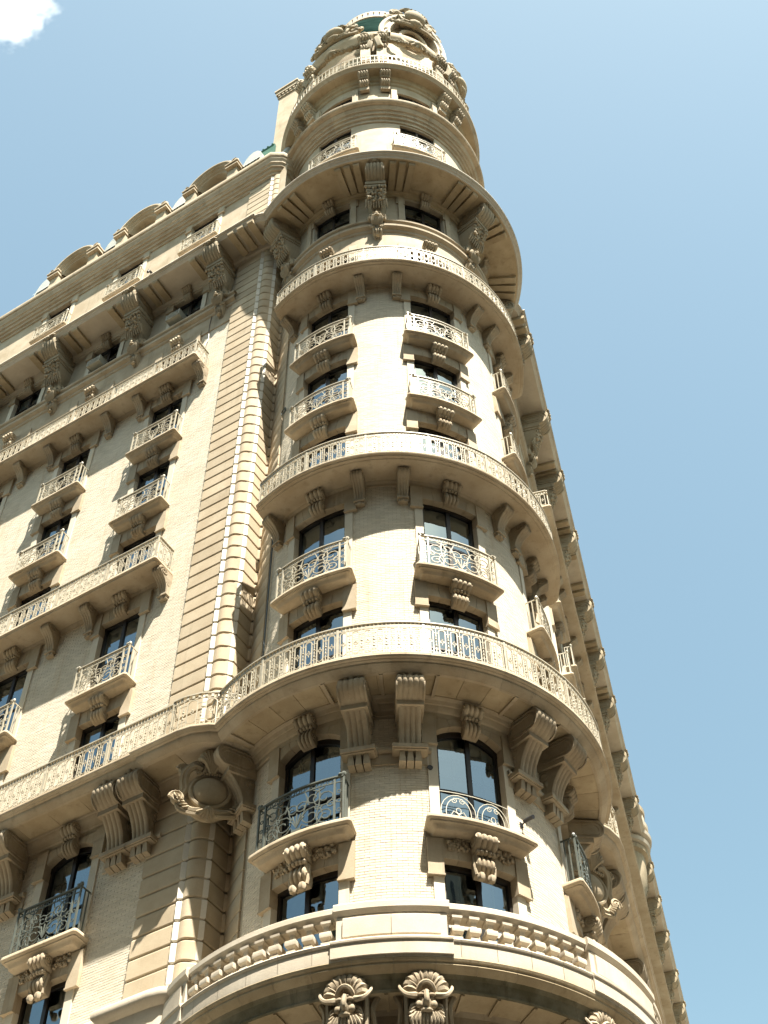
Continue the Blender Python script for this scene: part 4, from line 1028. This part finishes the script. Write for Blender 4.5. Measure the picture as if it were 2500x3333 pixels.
# ================================================================== pier, courses and facades
def pier_outline(sg):
    """plan of one corner pier in facade coordinates (s, n) relative to the wall line, from the facade side round to the tower"""
    pts = [(4.06, -0.05), (4.06, .25), (2.86, .25)]
    return pts
PIERSEC = {
    'face': [(4.06, -.05), (4.06, .25), (2.86, .25), (2.86, -.05)],
    'side': [(2.30, -.02), (2.24, -.02), (2.24, -.62), (2.30, -.62)],
}
def pier(W):
    sg = W.sg
    bowc = []
    for i in range(9):
        t = i / 8; bowc.append((2.875 - .355 * t, .055 - .10 * t - .06 * t * t + .06 * sin(pi * t)))
    def ext(mb, outline, z0, z1, e=.012):
        n = len(outline); cx = sum(p[0] for p in outline) / n; cy = sum(p[1] for p in outline) / n
        def ring_(q, z): return [(sg * (p[0] + (cx - p[0]) * q), p[1] + (cy - p[1]) * q * .0 - (0 if p[1] < 0.05 and False else 0), z) for p in outline]
        b = len(mb.v)
        for z, ins in ((z0, .02), (z0 + .025, 0), (z1 - .025, 0), (z1, .02)):
            row = []
            for i, p in enumerate(outline):
                p0 = outline[i - 1]; p2 = outline[(i + 1) % n]
                d1 = Vector((p[0] - p0[0], p[1] - p0[1])); d2 = Vector((p2[0] - p[0], p2[1] - p[1]))
                n1 = Vector((-d1.y, d1.x)).normalized() if d1.length else Vector((0, 0)); n2 = Vector((-d2.y, d2.x)).normalized() if d2.length else Vector((0, 0))
                nn = (n1 + n2); nn = nn.normalized() if nn.length > 1e-6 else n1
                q = Vector((p[0], p[1])) + nn * ins * ORI
                row.append((sg * q.x, q.y, z))
            mb.v += row
        for r in range(3):
            for i in range(n):
                j = (i + 1) % n; mb.f.append((b + r * n + i, b + r * n + j, b + (r + 1) * n + j, b + (r + 1) * n + i))
        mb.f.append(tuple(b + i for i in range(n))); mb.f.append(tuple(b + 3 * n + i for i in reversed(range(n))))
    ORI = 1
    # core behind the joints
    core = MB()
    oc = [(4.03, -.1), (4.03, .03), (2.95, .03), (2.88, .02), (2.68, .0), (2.55, -.09), (2.49, -.17), (2.49, -.95), (3.0, -.95)]
    b = len(core.v)
    for z in (8.0, 54.0): core.v += [(sg * s_, n_, z) for s_, n_ in oc]
    k = len(oc)
    for i in range(k): core.f.append((i, (i + 1) % k, k + (i + 1) % k, k + i))
    pc = put("corner_pier", core.mesh("corner_pier", MORTAR, None, 0), BLD, W.M(0))
    CH = .485
    outl = {
        'face': [(4.06, -.10), (4.06, .06), (2.985, .06), (2.985, -.10)],
        'bow': [(2.88, -.15)] + bowc + [(2.53, -.25)],
        'side': [(2.60, -.26), (2.44, -.20), (2.44, -.76), (2.60, -.76)],
    }
    strips = {'left': [(2.985, -.1), (2.985, .105), (2.875, .045), (2.875, -.1)], 'right': [(2.60, -.2), (2.53, -.105), (2.44, -.195), (2.52, -.25)]}
    zr = [(15.9 + i * CH) for i in range(int((54.0 - 15.9) / CH) + 1)]
    protos = {}
    for nm, ol in outl.items():
        def f(mb, ol=ol): ext(mb, ol, .021, CH - .021)
        protos[nm] = proto(("quoin_" + nm, sg), f, PIER, None, 20)
    ps = [proto(("quoin_bead", sg, kk), (lambda mb, ol=ol: ext(mb, ol, .02, CH - .02)), STRIP, None, 20) for kk, ol in strips.items()]
    def fshaft(mb): mb.lathe([(.15, .03), (.165, .05), (.17, .10), (.17, CH - .10), (.165, CH - .05), (.15, CH - .03)], 0, 360, 10, sg * 2.50, -.86)
    psh = proto(("quoin_shaft", sg), fshaft, PIER, None, 40)
    for i, z in enumerate(zr):
        if 21.3 < z < 22.0: continue
        if z > 53.4: continue
        for nm in outl:
            q = put("quoin_block", protos[nm], pc, Matrix.Translation((0, 0, z)))
        for q in ps: put("quoin_bead", q, pc, Matrix.Translation((0, 0, z)))
        put("quoin_shaft_block", psh, pc, Matrix.Translation((0, 0, z)))
    return pc
PL = pier(LF); PR = pier(RF)
# rusticated strip where the tower meets the pier
def strip(a0, a1):
    CH = .485
    def f(mb): mb.lathe([(3.6, .012), (3.725, .012), (3.735, .03), (3.735, CH - .03), (3.725, CH - .012), (3.6, CH - .012)], a0, a1, 5, closed=True)
    me = proto(("strip_block", a0), f, PIER, None, 30)
    for i in range(int((47.0 - 15.9) / CH)):
        z = 15.9 + i * CH
        if 21.2 < z < 22.0: continue
        put("edge_block", me, BLD, Matrix.Translation((0, 0, z)))
strip(-166, -147.6); strip(11.5, 30)

def fsweep(mb, W, path, prof):
    """profile (d outward, z) swept along plan path [(s, n)], mitred; outward = away from wall on the n side"""
    P = [Vector((W.sg * s_, n_)) for s_, n_ in path]; N = len(P); rows = []
    for i in range(N):
        t1 = (P[i] - P[i - 1]).normalized() if i > 0 else (P[1] - P[0]).normalized()
        t2 = (P[i + 1] - P[i]).normalized() if i < N - 1 else t1
        s_ = -W.sg
        n1 = Vector((-t1.y, t1.x)) * -W.sg * FL_; n2 = Vector((-t2.y, t2.x)) * -W.sg * FL_
        nn = (n1 + n2).normalized(); c = max(.35, nn.dot(n1)); nn = nn / c
        rows.append([(P[i].x + nn.x * d, P[i].y + nn.y * d, z) for d, z in prof])
    mb.grid(rows)
FL_ = 1
def path_for(send, bulge=True, kink=2.95, extra=.0, inner=2.25):
    """plan: along the facade from far end to the pier, kink out and round the pier corner back to the tower"""
    p = [(send, 0.0), (kink, 0.0), (kink, extra), (2.78, extra)]
    for i in range(1, 7):
        a = pi / 2 * i / 6; p.append((2.78 - .50 * sin(a), extra - .50 + .50 * cos(a)))
    p.append((2.28, -.9))
    return p
def facade_trim(W, send, cols, mids, first):
    sgn = W.sg
    def sw(name, path, prof, mat, parent=BLD):
        mb = MB(); fsweep(mb, W, path, prof); return put(name, mb.mesh(name, mat), parent, W.M(0))
    # base parapet
    pth = path_for(send, kink=3.35, extra=.22)
    sw("base_band", pth, [(0, 10.0), (.02, 10), (.02, 13.9), (.30, 14.1), (.32, 14.3), (.55, 14.5), (.62, 14.6), (.62, 14.68), (.60, 14.72), (.60, 15.0), (.62, 15.02), (.62, 15.06), (.52, 15.1), (.52, 15.52), (.56, 15.54), (.64, 15.62), (.66, 15.66), (.66, 15.78), (.63, 15.82), (-.1, 15.84)], WHITE)
    # B cornice
    pb = path_for(send, kink=2.92, extra=.06)
    sw("balcony_cornice", pb, [(0, 21.70), (.84, 21.66), (.88, 21.70), (.93, 21.74), (.96, 21.80), (.96, 21.84), (1.01, 21.86), (1.02, 21.88), (1.06, 21.90), (1.08, 21.94), (1.07, 21.99), (1.04, 22.0), (-.1, 22.03)], STONE)
    sw("bed_moulding", pb, [(.0, 21.25), (.04, 21.25), (.04, 21.40), (.08, 21.42), (.12, 21.52), (.17, 21.55), (.22, 21.64), (.27, 21.66)], STONE)
    b = put("balcony", proto(("flat_balcony_B", sgn), lambda mb: mb.box(min(sgn * 2.95, sgn * send), max(sgn * 2.95, sgn * send), 0, 1.05, 22.0, 22.035), STONE), BLD, W.M(0))
    nb, p = 7, .262; Lp = nb * p
    me = proto("flat_railing_B", lambda mb: rail_long(mb, nb, p, .98, 1.0, .0135), IRONC)
    n = int((send - 2.95) / Lp)
    for i in range(n):
        s_ = 2.95 + i * Lp; x = sgn * s_ if sgn > 0 else sgn * s_ - Lp
        put("railing_panel", me, b, Matrix.Translation((x, 0, 22.02)))
    # curved railing round the pier
    def rr(mb):
        rad_ = 1.36; sub = MB(); nbb = 6; L_ = 2.1; rail_long(sub, nbb, L_ / nbb, .98, 0, .0135)
        cx, cy = 2.78, -.44
        for x, o_, z in sub.v:
            t = x / L_
            d = 1.5 * t
            s_ = 2.95 - .17 * min(1, t * 6) if t < .1667 else 2.78 - 0
            if t < .12: q = (2.95 - (.17) * t / .12, 1.06 + o_)
            else:
                a = (t - .12) / .88 * pi * .5; q = (2.78 - 1.42 * sin(a), -.44 + 1.42 * cos(a) + 0) if True else None
                q = (2.78 - (1.46 + o_) * sin(a), -.40 + (1.46 + o_) * cos(a))
            mb.v.append((sgn * q[0], q[1], z))
        mb.f += sub.f
    put("railing_panel", proto(("pier_railing", sgn), rr, IRONC), b, Matrix.Translation((0, 0, 22.02)))
    # soffit tiles
    nt_ = int((min(send, 20) - 3) / .9)
    mt = proto("flat_soffit_tile", lambda mb: mb.box(-.445, .445, .28, .80, -.012, .03), SOFFIT, None, 0)
    for i in range(nt_): put("soffit_tile", mt, BLD, W.M(3.4 + i * .9, 21.675))
    # consoles
    cons = []
    for m_ in mids: cons += [m_ - .32, m_ + .36]
    for s_ in cons: put("console", cl, BLD, W.M(s_, 21.66))
    sb = proto("flat_string_band", lambda mb: mb.extr([(0, -.45), (.035, -.45), (.035, -.16), (.08, -.15), (.10, -.12), (.10, -.06), (.06, -.03), (0, 0)], [-.78, .78]), STONE)
    for m_ in mids: put("string_band", sb, BLD, W.M(m_ + .02, 20.40))
    # long balconies C, D
    s0 = 4.72 if first else 6.5
    for z, h in ((ZC, .93), (ZD, .91)):
        L_ = send - s0
        me = proto(("flat_long_balcony", sgn), lambda mb: mb.shelf(min(sgn * s0, sgn * send), max(sgn * s0, sgn * send), .77, LONGP, .07, 1), STONE)
        b = put("balcony", me, BLD, W.M(0, z))
        p2 = .25; Lp = 7 * p2
        me = proto(("flat_railing_C", z), lambda mb: rail_long(mb, 7, p2, h, .69, .0135), IRONC)
        for i in range(int((min(send, 40) - s0 - .08) / Lp)):
            s_ = s0 + .07 + i * Lp; x = sgn * s_ if sgn > 0 else sgn * s_ - Lp
            put("railing_panel", me, b, Matrix.Translation((x, 0, .03)))
        me = proto(("end_railing", z), lambda mb: rail_long(mb, 2, .30, h, 0, .0135), IRONC)
        put("railing_panel", me, b, Matrix.Translation((sgn * (s0 + .07), .06, .03)) @ Matrix.Rotation(pi / 2, 4, 'Z'))
        me = proto("small_console", con_small, ORN)
        for c in cols:
            for d in (-1.45, 1.05):
                if c + d < s0 + .1: d = s0 + .12 - c
                put("bracket", me, BLD, W.M(c + d, z - .13))
        sw("bed_moulding", [(send, 0), (s0 + .05, 0)], [(0, z - .30), (.03, z - .30), (.04, z - .22), (.08, z - .18), (.10, z - .14), (.16, z - .13)], STONE)
    # frieze + sill course under the cornice windows
    sw("frieze", [(send, 0), (3.9, 0)], [(0, 42.95), (.04, 42.97), (.04, 43.95), (.09, 44.0), (.10, 44.10), (.16, 44.14), (.22, 44.2), (.23, 44.30), (.18, 44.36), (.18, 44.46), (.25, 44.52), (.26, 44.60), (.18, 44.68), (.0, 44.70)], STONE)
    # E cornice
    pe = path_for(send, kink=3.80, extra=.0)
    pe2 = [(send, 0.0), (3.85, 0.0), (3.85, -.06), (2.86, -.06)]
    for i in range(1, 7):
        a = pi / 2 * i / 6; pe2.append((2.86 - .50 * sin(a), -.06 - .50 + .50 * cos(a)))
    pe2.append((2.36, -.95))
    sw("cornice", pe2, [(.0, 46.85), (.10, 46.86), (.13, 46.98), (.20, 47.02), (.23, 47.12), (.30, 47.2), (1.12, 47.22), (1.15, 47.28), (1.21, 47.33), (1.22, 47.38), (1.28, 47.41), (1.31, 47.46), (1.30, 47.52), (1.26, 47.56), (.86, 47.62), (.76, 47.63), (.76, 47.98), (1.03, 47.98), (1.07, 48.02), (1.08, 48.06), (1.05, 48.12), (.5, 48.2), (-.1, 48.3)], WHITE)
    pbk = proto('flat_parapet_block', lambda mb: mb.box(-.45, .45, .6, .99, 47.62, 47.985), WHITE, None, 0)
    for m_ in mids + cols: put('parapet_block', pbk, BLD, W.M(m_ + .1))
    for m_ in mids: put("mask_bracket", cg, BLD, W.M(m_ + .05, 47.2))
    me = proto("flat_modillion", lambda mb: mb.extr([(.10, 0.02), (.10, -.14), (.24, -.16), (1.06, -.16), (1.11, -.12), (1.12, .02)], [-.125, .125]), SOFFIT, None, 0)
    for c in cols:
        for d in (-1.28, -.86, .86, 1.28): put("modillion", me, BLD, W.M(c + d, 47.2))
    for d in (2.75, 3.2, 3.62): put("modillion", me, BLD, W.M(d, 47.2) @ Matrix.Translation((0, .12, 0)))
    # attic storey + upper cornice
    mb = MB()
    xs_ = solve_breaks([sgn * 2.3, sgn * send] + [sgn * c + e for c in cols for e in (-WL / 2, WL / 2)])
    wall_panel(mb, lambda x, o_, z: (x, o_, z), xs_, solve_breaks([47.9, SILL[9], HEAD[9], 54.3]), [(sgn * c - WL / 2, sgn * c + WL / 2, SILL[9], HEAD[9]) for c in cols], .0)
    put("attic_facing", mb.mesh("attic_facing", STONE, None, 0), BLD, W.M(0))
    pu = [(send, 0.0), (2.95, 0.0), (2.75, -.12), (2.62, -.35), (2.62, -1.2)]
    UC = [(.0, 53.52), (.06, 53.52), (.06, 53.68), (.09, 53.71), (.15, 53.71), (.15, 53.88), (.18, 53.91), (.24, 53.91), (.24, 54.08), (.27, 54.12), (.33, 54.12), (.33, 54.28), (.37, 54.34), (.41, 54.36), (.41, 54.50), (.45, 54.56), (.49, 54.64), (.49, 54.72), (.54, 54.74), (.56, 54.80), (.565, 54.90), (.565, 55.0), (.53, 55.07), (.46, 55.10), (.46, 55.16), (.10, 55.25), (-.2, 55.5)]
    if first: pu = [(send + .0, -3.0), (send, 0.0)] + pu[1:]
    sw("upper_cornice", pu, notch(UC), STONE)
    for c in cols:
        o_ = put("balcony", proto("attic_balcony", lambda mb: mb.shelf(-.95, .95, .30, [(0, .0), (0, -.08), (.04, -.11), (.05, -.16)], .05, 1), STONE), BLD, W.M(c, 51.0))
        put("railing_panel", proto("attic_railing", lambda mb: rail_scroll(mb, 1.76, 1.0, .25, .014, None), IRONC), o_)
    # mansard roof, dormers with round pediments
    mb = MB(); x0, x1 = sgn * 2.2, sgn * send
    mb.grid([[(x0, -.25, 55.3), (x1, -.25, 55.3)], [(x0, -.75, 57.4), (x1, -.75, 57.4)], [(x0, -1.5, 59.2), (x1, -1.5, 59.2)], [(x0, -2.1, 59.9), (x1, -2.1, 59.9)], [(x0, -7, 60.2), (x1, -7, 60.2)]])
    roof = put("mansard_roof", mb.mesh("mansard_roof", COPPER), BLD, W.M(0))
    def dorm(mb):
        N = 20
        prof = [(-1.6, .10), (.46, .10), (.52, .04), (.52, -.04), (.44, -.09), (.44, -.15), (.34, -.20), (.34, -.27), (.24, -.32), (.24, -.40), (.10, -.46), (-.1, -.48)]
        rows = []
        for i in range(N + 1):
            a = pi * (.06 + .88 * i / N); rows.append([((1.18 + d) * cos(a), o_, .30 + (1.18 + d) * sin(a) * 1.06) for o_, d in prof])
        mb.grid(rows)
        P = [(.8 * cos(pi * i / 16), -.06, .30 + .85 * sin(pi * i / 16)) for i in range(17)] + [(-.8, -.06, -3.2), (.8, -.06, -3.2)]
        mb.add(P, [tuple(range(len(P)))])
        for sx in (-1, 1):
            mb.box(sx * 1.12 - .24, sx * 1.12 + .24, -1.4, .34, -3.2, .34); mb.box(sx * 1.16 - .32, sx * 1.16 + .32, -1.4, .50, .34, .46); mb.box(sx * 1.16 - .28, sx * 1.16 + .28, -1.4, .44, .46, .58); mb.box(sx * 1.16 - .34, sx * 1.16 + .34, -1.4, .54, .58, .66)
            mb.ball((sx * 1.36, .42, .78), (.13, .11, .14), 8, 5); mb.tube([(sx * 1.12, .46, .70), (sx * 1.24, .5, .84), (sx * 1.34, .46, .98)], .06, 5)
    dm = proto("roof_dormer", dorm, STONE)
    for c in cols: put("dormer", dm, roof, Matrix.Translation((sgn * (c + .15), -.30, 57.15)))
    # rounded slate hips standing between the dormers
    def hip(mb):
        for r in range(6):
            for i in range(6):
                z = r * .24; x = (i - 2.5) * .17 + (.085 if r % 2 else 0)
                if abs(x) > .52 * cos(r * .22): continue
                dd = -.10 - r * .07
                mb.add([(x - .08, dd - .03, z + .26), (x + .08, dd - .03, z + .26), (x + .08, dd + .02, z + .05), (x + .04, dd + .04, z), (x - .04, dd + .04, z), (x - .08, dd + .02, z + .05)], [(0, 1, 2, 3, 4, 5)])
        N = 8; P = [(.56 * cos(pi * i / N), -.2, .1 + 1.35 * sin(pi * i / N)) for i in range(N + 1)]
        Q = [(p[0], -1.2, p[2]) for p in P]; mb.grid([P, Q]); mb.add(P, [tuple(range(len(P)))])
    hp = proto("slate_hip", hip, SLATE, None, 0)
    hc = [(a_ + b_) / 2 + .2 for a_, b_ in zip(cols[:-1], cols[1:])]
    for c in hc + ([4.55, 16.35] if first else []): put("slate_hip", hp, roof, Matrix.Translation((sgn * c, -.10, 57.6)))

def cresting(mb):
    mb.extr([(-.16, 57.0), (.10, 57.0), (.06, 60.0), (.10, 60.1), (.02, 60.28), (-.10, 60.1), (-.06, 60.0)], [-.75, -.3, .3, .75])
    for i in range(6): mb.ball((-.62 + i * .25, .02, 60.3), (.07, .07, .10), 6, 4)
for c in (4.6, 8.42, 12.28, 16.2): put("copper_cresting", proto("copper_cresting", cresting, GREEN, None, 20), BLD, LF.M(c) @ Matrix.Translation((0, -.86, 0)))
facade_trim(LF, 17.35, LCOL, [4.45, 8.22, 12.08, 15.9], True)
facade_trim(RF, 61.0, RCOL, [3.7, 7.35, 10.45, 13.75, 17.8, 20.9, 24.1, 28, 31.5, 37.0, 40, 43.2, 47.1, 50.4, 53.6, 57], False)
# return wall and roof behind the left pavilion
mb = MB(); mb.grid([[(17.35, 0, 8), (17.35, -8, 8)], [(17.35, 0, 55), (17.35, -8, 55)]]); put("return_wall", mb.mesh("return_wall", BRICK1), BLD, LF.M(0))

# copper ridge and hip where the mansard meets the tower
def ridge(mb):
    for i in range(5): mb.tube([(sx_, -.2 - .25 * i * .2, 55.4 + i * 1.1) for sx_ in (0,)] + [(0, -.3 - .25 * i * .2, 56.4 + i * 1.1)], .13, 6)
rg = MB(); rg.tube([(3.05, -.15, 55.3), (3.05, -.5, 57.0), (3.1, -.9, 58.6), (3.15, -1.3, 59.6)], .16, 8)
for i in range(9): rg.ball((3.05 + i * .012, -.12 - i * .13, 55.5 + i * .48), (.2, .2, .1), 8, 4)
put("hip_roll", rg.mesh("hip_roll", SLATE), BLD, LF.M(0))
cw = MB(); cw.grid([[(3.0, -.2, 55.3), (2.2, -.5, 55.3)], [(3.0, -.6, 57.2), (2.1, -.9, 57.2)], [(3.0, -1.4, 59.6), (2.0, -1.6, 59.6)]]); put("copper_flashing", cw.mesh("copper_flashing", COPPER), BLD, LF.M(0))

# round turret on the far part of the right facade
tq = RF.pt(35.2, -.15, 0)
def rring(name, prof, mat, par):
    mb = MB(); mb.lathe(prof, 0, 360, 48, tq.x, tq.y); return put(name, mb.mesh(name, mat, None, 24), par)
TU = rring("turret_corbel", [(.3, 43.6), (.7, 43.9), (1.0, 44.6), (1.1, 45.4), (1.15, 46.0), (1.15, 46.3), (1.35, 46.4), (1.4, 46.6), (1.3, 46.7)], DARKORN, BLD)
rring("turret_cornice", [(1.3, 46.7), (1.5, 46.8), (1.56, 47.0), (1.42, 47.1), (1.42, 47.2), (1.66, 47.3), (1.7, 47.5), (1.58, 47.62), (1.35, 47.65), (1.35, 47.95), (1.6, 48.0), (1.64, 48.25), (1.45, 48.3)], WHITE, TU)
rring("turret_wall", [(1.38, 48.3), (1.38, 49.0), (1.58, 49.05), (1.62, 49.3), (1.4, 49.4), (.1, 50.2)], STONE, TU)
tb = MB(); tb.box(-.13, .13, 1.34, 1.52, 48.35, 48.98); tbm = tb.mesh("turret_block", WHITE)
for i in range(16): put("turret_block", tbm, TU, Matrix.Translation((tq.x, tq.y, 0)) @ Matrix.Rotation(2 * pi * i / 16, 4, 'Z'))

# cartouche on the pier below the first balcony
def pier_shield(mb):
    rng = random.Random(9)
    rows = []
    for i in range(9):
        t = i / 8; q = sin(t * pi / 2)
        rows.append([(.38 * q * cos(2 * pi * j / 24), .22 + .17 * cos(t * pi / 2), -.86 + .36 * q * sin(2 * pi * j / 24)) for j in range(24)])
    mb.grid(rows, cv=True)
    mb.tube([(.42 * cos(a), .24, -.86 + .40 * sin(a)) for a in [2 * pi * i / 28 for i in range(29)]], .05, 6)
    mb.ball((0, .05, -.86), (.56, .22, .60), 14, 9)
    for sx in (-1, 1):
        # strapwork frame curling in at shoulder and hip
        for dx, th in ((0, .065), (.09, .05)):
            mb.tube(crv([(sx * .20, .30, -.36 + dx), (sx * .36, .31, -.30 + dx), (sx * (.50 + dx), .27, -.42), (sx * (.53 + dx), .22, -.64), (sx * (.50 + dx), .20, -.84), (sx * (.58 + dx), .18, -1.02), (sx * (.52 + dx), .20, -1.24 - dx), (sx * .34, .24, -1.36 - dx), (sx * .14, .28, -1.38 - dx)], 4), th, 6)
        for cx_, cz, r in ((.68, -1.08, .15), (.60, -.36, .14), (.30, -.24, .10)):
            mb.tube([(sx * (cx_ + r * (1 - .75 * i / 22) * cos(2 * pi * 1.6 * i / 22)), .24, cz + r * (1 - .75 * i / 22) * sin(2 * pi * 1.6 * i / 22)) for i in range(23)], .042, 5)
            mb.ball((sx * cx_, .18, cz), (r * .85, .10, r * .85), 10, 6)
        for i in range(5): mb.tube(crv([(sx * (.40 + .05 * i), .26, -1.30 + .05 * i), (sx * (.50 + .05 * i), .30, -1.36 + .07 * i), (sx * (.60 + .04 * i), .22, -1.32 + .10 * i)], 3), .028, 5, taper=.6)
    for i in range(11):                                 # shell crest
        a = pi * (.08 + .84 * i / 10); mb.tube(crv([(.03 * cos(a), .34, -.46), (.14 * cos(a), .46, -.34 + .10 * sin(a)), (.25 * cos(a), .48, -.30 + .28 * sin(a)), (.30 * cos(a), .40, -.28 + .38 * sin(a))], 3), .045, 5, taper=1.15)
    for i in range(13): mb.ball(((i - 6) * .055, .33, -.46 - .006 * abs(i - 6)), (.034, .04, .04), 6, 4)
    for i in range(7):                                  # leaf drop
        a = (i - 3) * .42; mb.tube(crv([(0, .30, -1.36), (.10 * sin(a), .38, -1.44), (.24 * sin(a), .30, -1.36 - .24 * cos(a))], 3), .05, 5, taper=.55)
    mb.ball((0, .33, -1.38), (.09, .08, .08), 8, 5)
psd = proto("pier_shield", pier_shield, DARKORN)
for W in (LF, RF):
    M = W.M(2.55, 21.6) @ Matrix.Rotation(W.sg * rad(42), 4, 'Z')
    put("cartouche", psd, BLD, M @ Matrix.Translation((0, .10, 0)) @ Matrix.Diagonal((1.0, 1.05, 1.06, 1)))

# ================================================================== separate small things
def ac(mb):
    mb.box(-.33, .33, -.35, .52, 0, .42)
    for i in range(9): mb.box(-.29, .29, .52, .535, .05 + i * .038, .066 + i * .038)
    mb.box(-.36, .36, .50, .53, -.02, .02); mb.box(-.36, -.33, -.2, .53, -.02, .44); mb.box(.33, .36, -.2, .53, -.02, .44)
acm = proto("air_conditioner", ac, ACM, None, 0)
for s_, lb_ in ((LCOL[0] + .30, "beige air conditioner in the top left-facade window nearest the corner tower"), (LCOL[1] + .12, "beige air conditioner in the second top window from the corner tower")):
    tag(put("air_conditioner", acm, None, LF.M(s_, 45.0) @ Matrix.Translation((0, -.06, 0)) @ Matrix.Diagonal((.85, .85, .85, 1))), lb_, "air conditioner", "window air conditioners under the main cornice")
def cctv(mb):
    mb.tube([(0, 0, 0), (0, .12, .02)], .015, 6); mb.tube([(0, .10, .04), (.02, .36, -.02)], .045, 8); mb.box(-.04, .04, -.01, .02, -.05, .06)
tag(put("security_camera", proto("security_camera", cctv, BLACK), None, TW.M(-49.2, 19.1) @ Matrix.Translation((0, RW, 0))), "small black security camera on the tower wall beside the arched window with round ironwork", "camera")
def hook(mb):
    mb.tube([(.12 * cos(a), .09, .14 * sin(a)) for a in [2 * pi * i / 14 for i in range(15)]], .022, 6); mb.tube([(0, 0, .14), (0, .10, .14)], .02, 6)
tag(put("iron_ring", proto("iron_ring", hook, IRONG), None, TW.M(-144.5, 35.3) @ Matrix.Translation((0, RW, 0))), "iron ring hanging from the tower wall left of the window columns", "ring")
def flood(mb):
    mb.box(-.16, .16, -.1, .12, .2, .5); mb.tube([(0, 0, 0), (0, 0, .25)], .03, 6); mb.box(-.19, .19, .12, .15, .17, .53)
fl = RF.pt(34.4, 1.1, 49.6)
tag(put("floodlight", proto("floodlight", flood, BLACK, None, 0), None, Matrix.Translation(fl + Vector((0, 0, -.3)))), "small black floodlight on top of the far round turret", "floodlight")
sp = MB(); sp.tube([(0, 1.0, 0), (0, 1.36, 0), (0, 1.44, -.05), (0, 1.47, -.22)], .05, 8); put("drain_spout", sp.mesh("drain_spout", BLACK), BLD, LF.M(7.25, 47.62))
cb_ = MB(); cb_.tube(crv([(4.95, .05, 44.2), (4.97, .06, 43.2), (4.93, .05, 42.4), (5.0, .12, 41.9)], 5), .012, 5); put("cable", cb_.mesh("cable", BLACK), BLD, LF.M(0))
cb_ = MB(); cb_.tube([((RW + .05) * cos(rad(-145.6)), (RW + .05) * sin(rad(-145.6)), z) for z in (22.1, 26, 29.4)], .022, 6); put("rain_pipe", cb_.mesh("rain_pipe", GREYBAR), BLD)
def hole(mb): mb.lathe([(.0, .0), (.045, .0), (.05, -.03), (.03, -.05)], 0, 360, 10)
def vent(mb): mb.tube([(0, -.01, 0), (0, .018, 0)], .042, 10); mb.tube([(.05 * cos(a), .012, .05 * sin(a)) for a in [2 * pi * i / 12 for i in range(13)]], .012, 4)
vm = proto("vent_pipe", vent, BLACK)
put("vent_pipe", vm, BLD, TW.M(-96.3, 16.22) @ Matrix.Translation((0, RW, 0)))
put("vent_pipe", vm, BLD, TW.M(-80.2, 19.88) @ Matrix.Translation((0, RW + .03, 0)))

# ================================================================== cloud high up on the left
def cloud():
    mt, n = new_mat("cloud_vapour"); L = n.links.new
    out = nd(n, 'ShaderNodeOutputMaterial'); pv = nd(n, 'ShaderNodeVolumePrincipled'); L(pv.outputs[0], out.inputs['Volume'])
    pv.inputs['Color'].default_value = (0.98, 0.98, 0.98, 1); pv.inputs['Anisotropy'].default_value = 0.2
    tc = nd(n, 'ShaderNodeTexCoord')
    ns = nd(n, 'ShaderNodeTexNoise', Scale=2.6, Detail=5.0, Roughness=0.62); L(tc.outputs['Object'], ns.inputs['Vector'])
    ln = nd(n, 'ShaderNodeVectorMath', operation='LENGTH'); L(tc.outputs['Object'], ln.inputs[0])
    fall = nd(n, 'ShaderNodeMapRange'); fall.inputs[1].default_value = 0.25; fall.inputs[2].default_value = 1.0; fall.inputs[3].default_value = 0.22; fall.inputs[4].default_value = -0.30; L(ln.outputs['Value'], fall.inputs[0])
    ad = nd(n, 'ShaderNodeMath', operation='ADD'); L(ns.outputs[0], ad.inputs[0]); L(fall.outputs[0], ad.inputs[1])
    mr = nd(n, 'ShaderNodeMapRange'); mr.inputs[1].default_value = 0.50; mr.inputs[2].default_value = 0.62; mr.inputs[4].default_value = 0.016; L(ad.outputs[0], mr.inputs[0])
    L(mr.outputs[0], pv.inputs['Density'])
    import bmesh
    bmm = bmesh.new(); bmesh.ops.create_icosphere(bmm, subdivisions=3, radius=1.0); cme = bpy.data.meshes.new("cloud"); bmm.to_mesh(cme); bmm.free(); cme.materials.append(mt)
    u_, v_ = (10 - 829.5) / .6636, (1106 - 20) / .6636
    d = (4389.5 * fw + u_ * rt2 + v_ * up2).normalized()
    P = Vector(m.translation) + d * 1500
    o = put("cloud", cme, None, Matrix.Translation(P) @ Matrix.Diagonal((75, 60, 62, 1)))
    tag(o, "small white puffy cloud in the blue sky at the upper left", "cloud")
    return o
cloud()
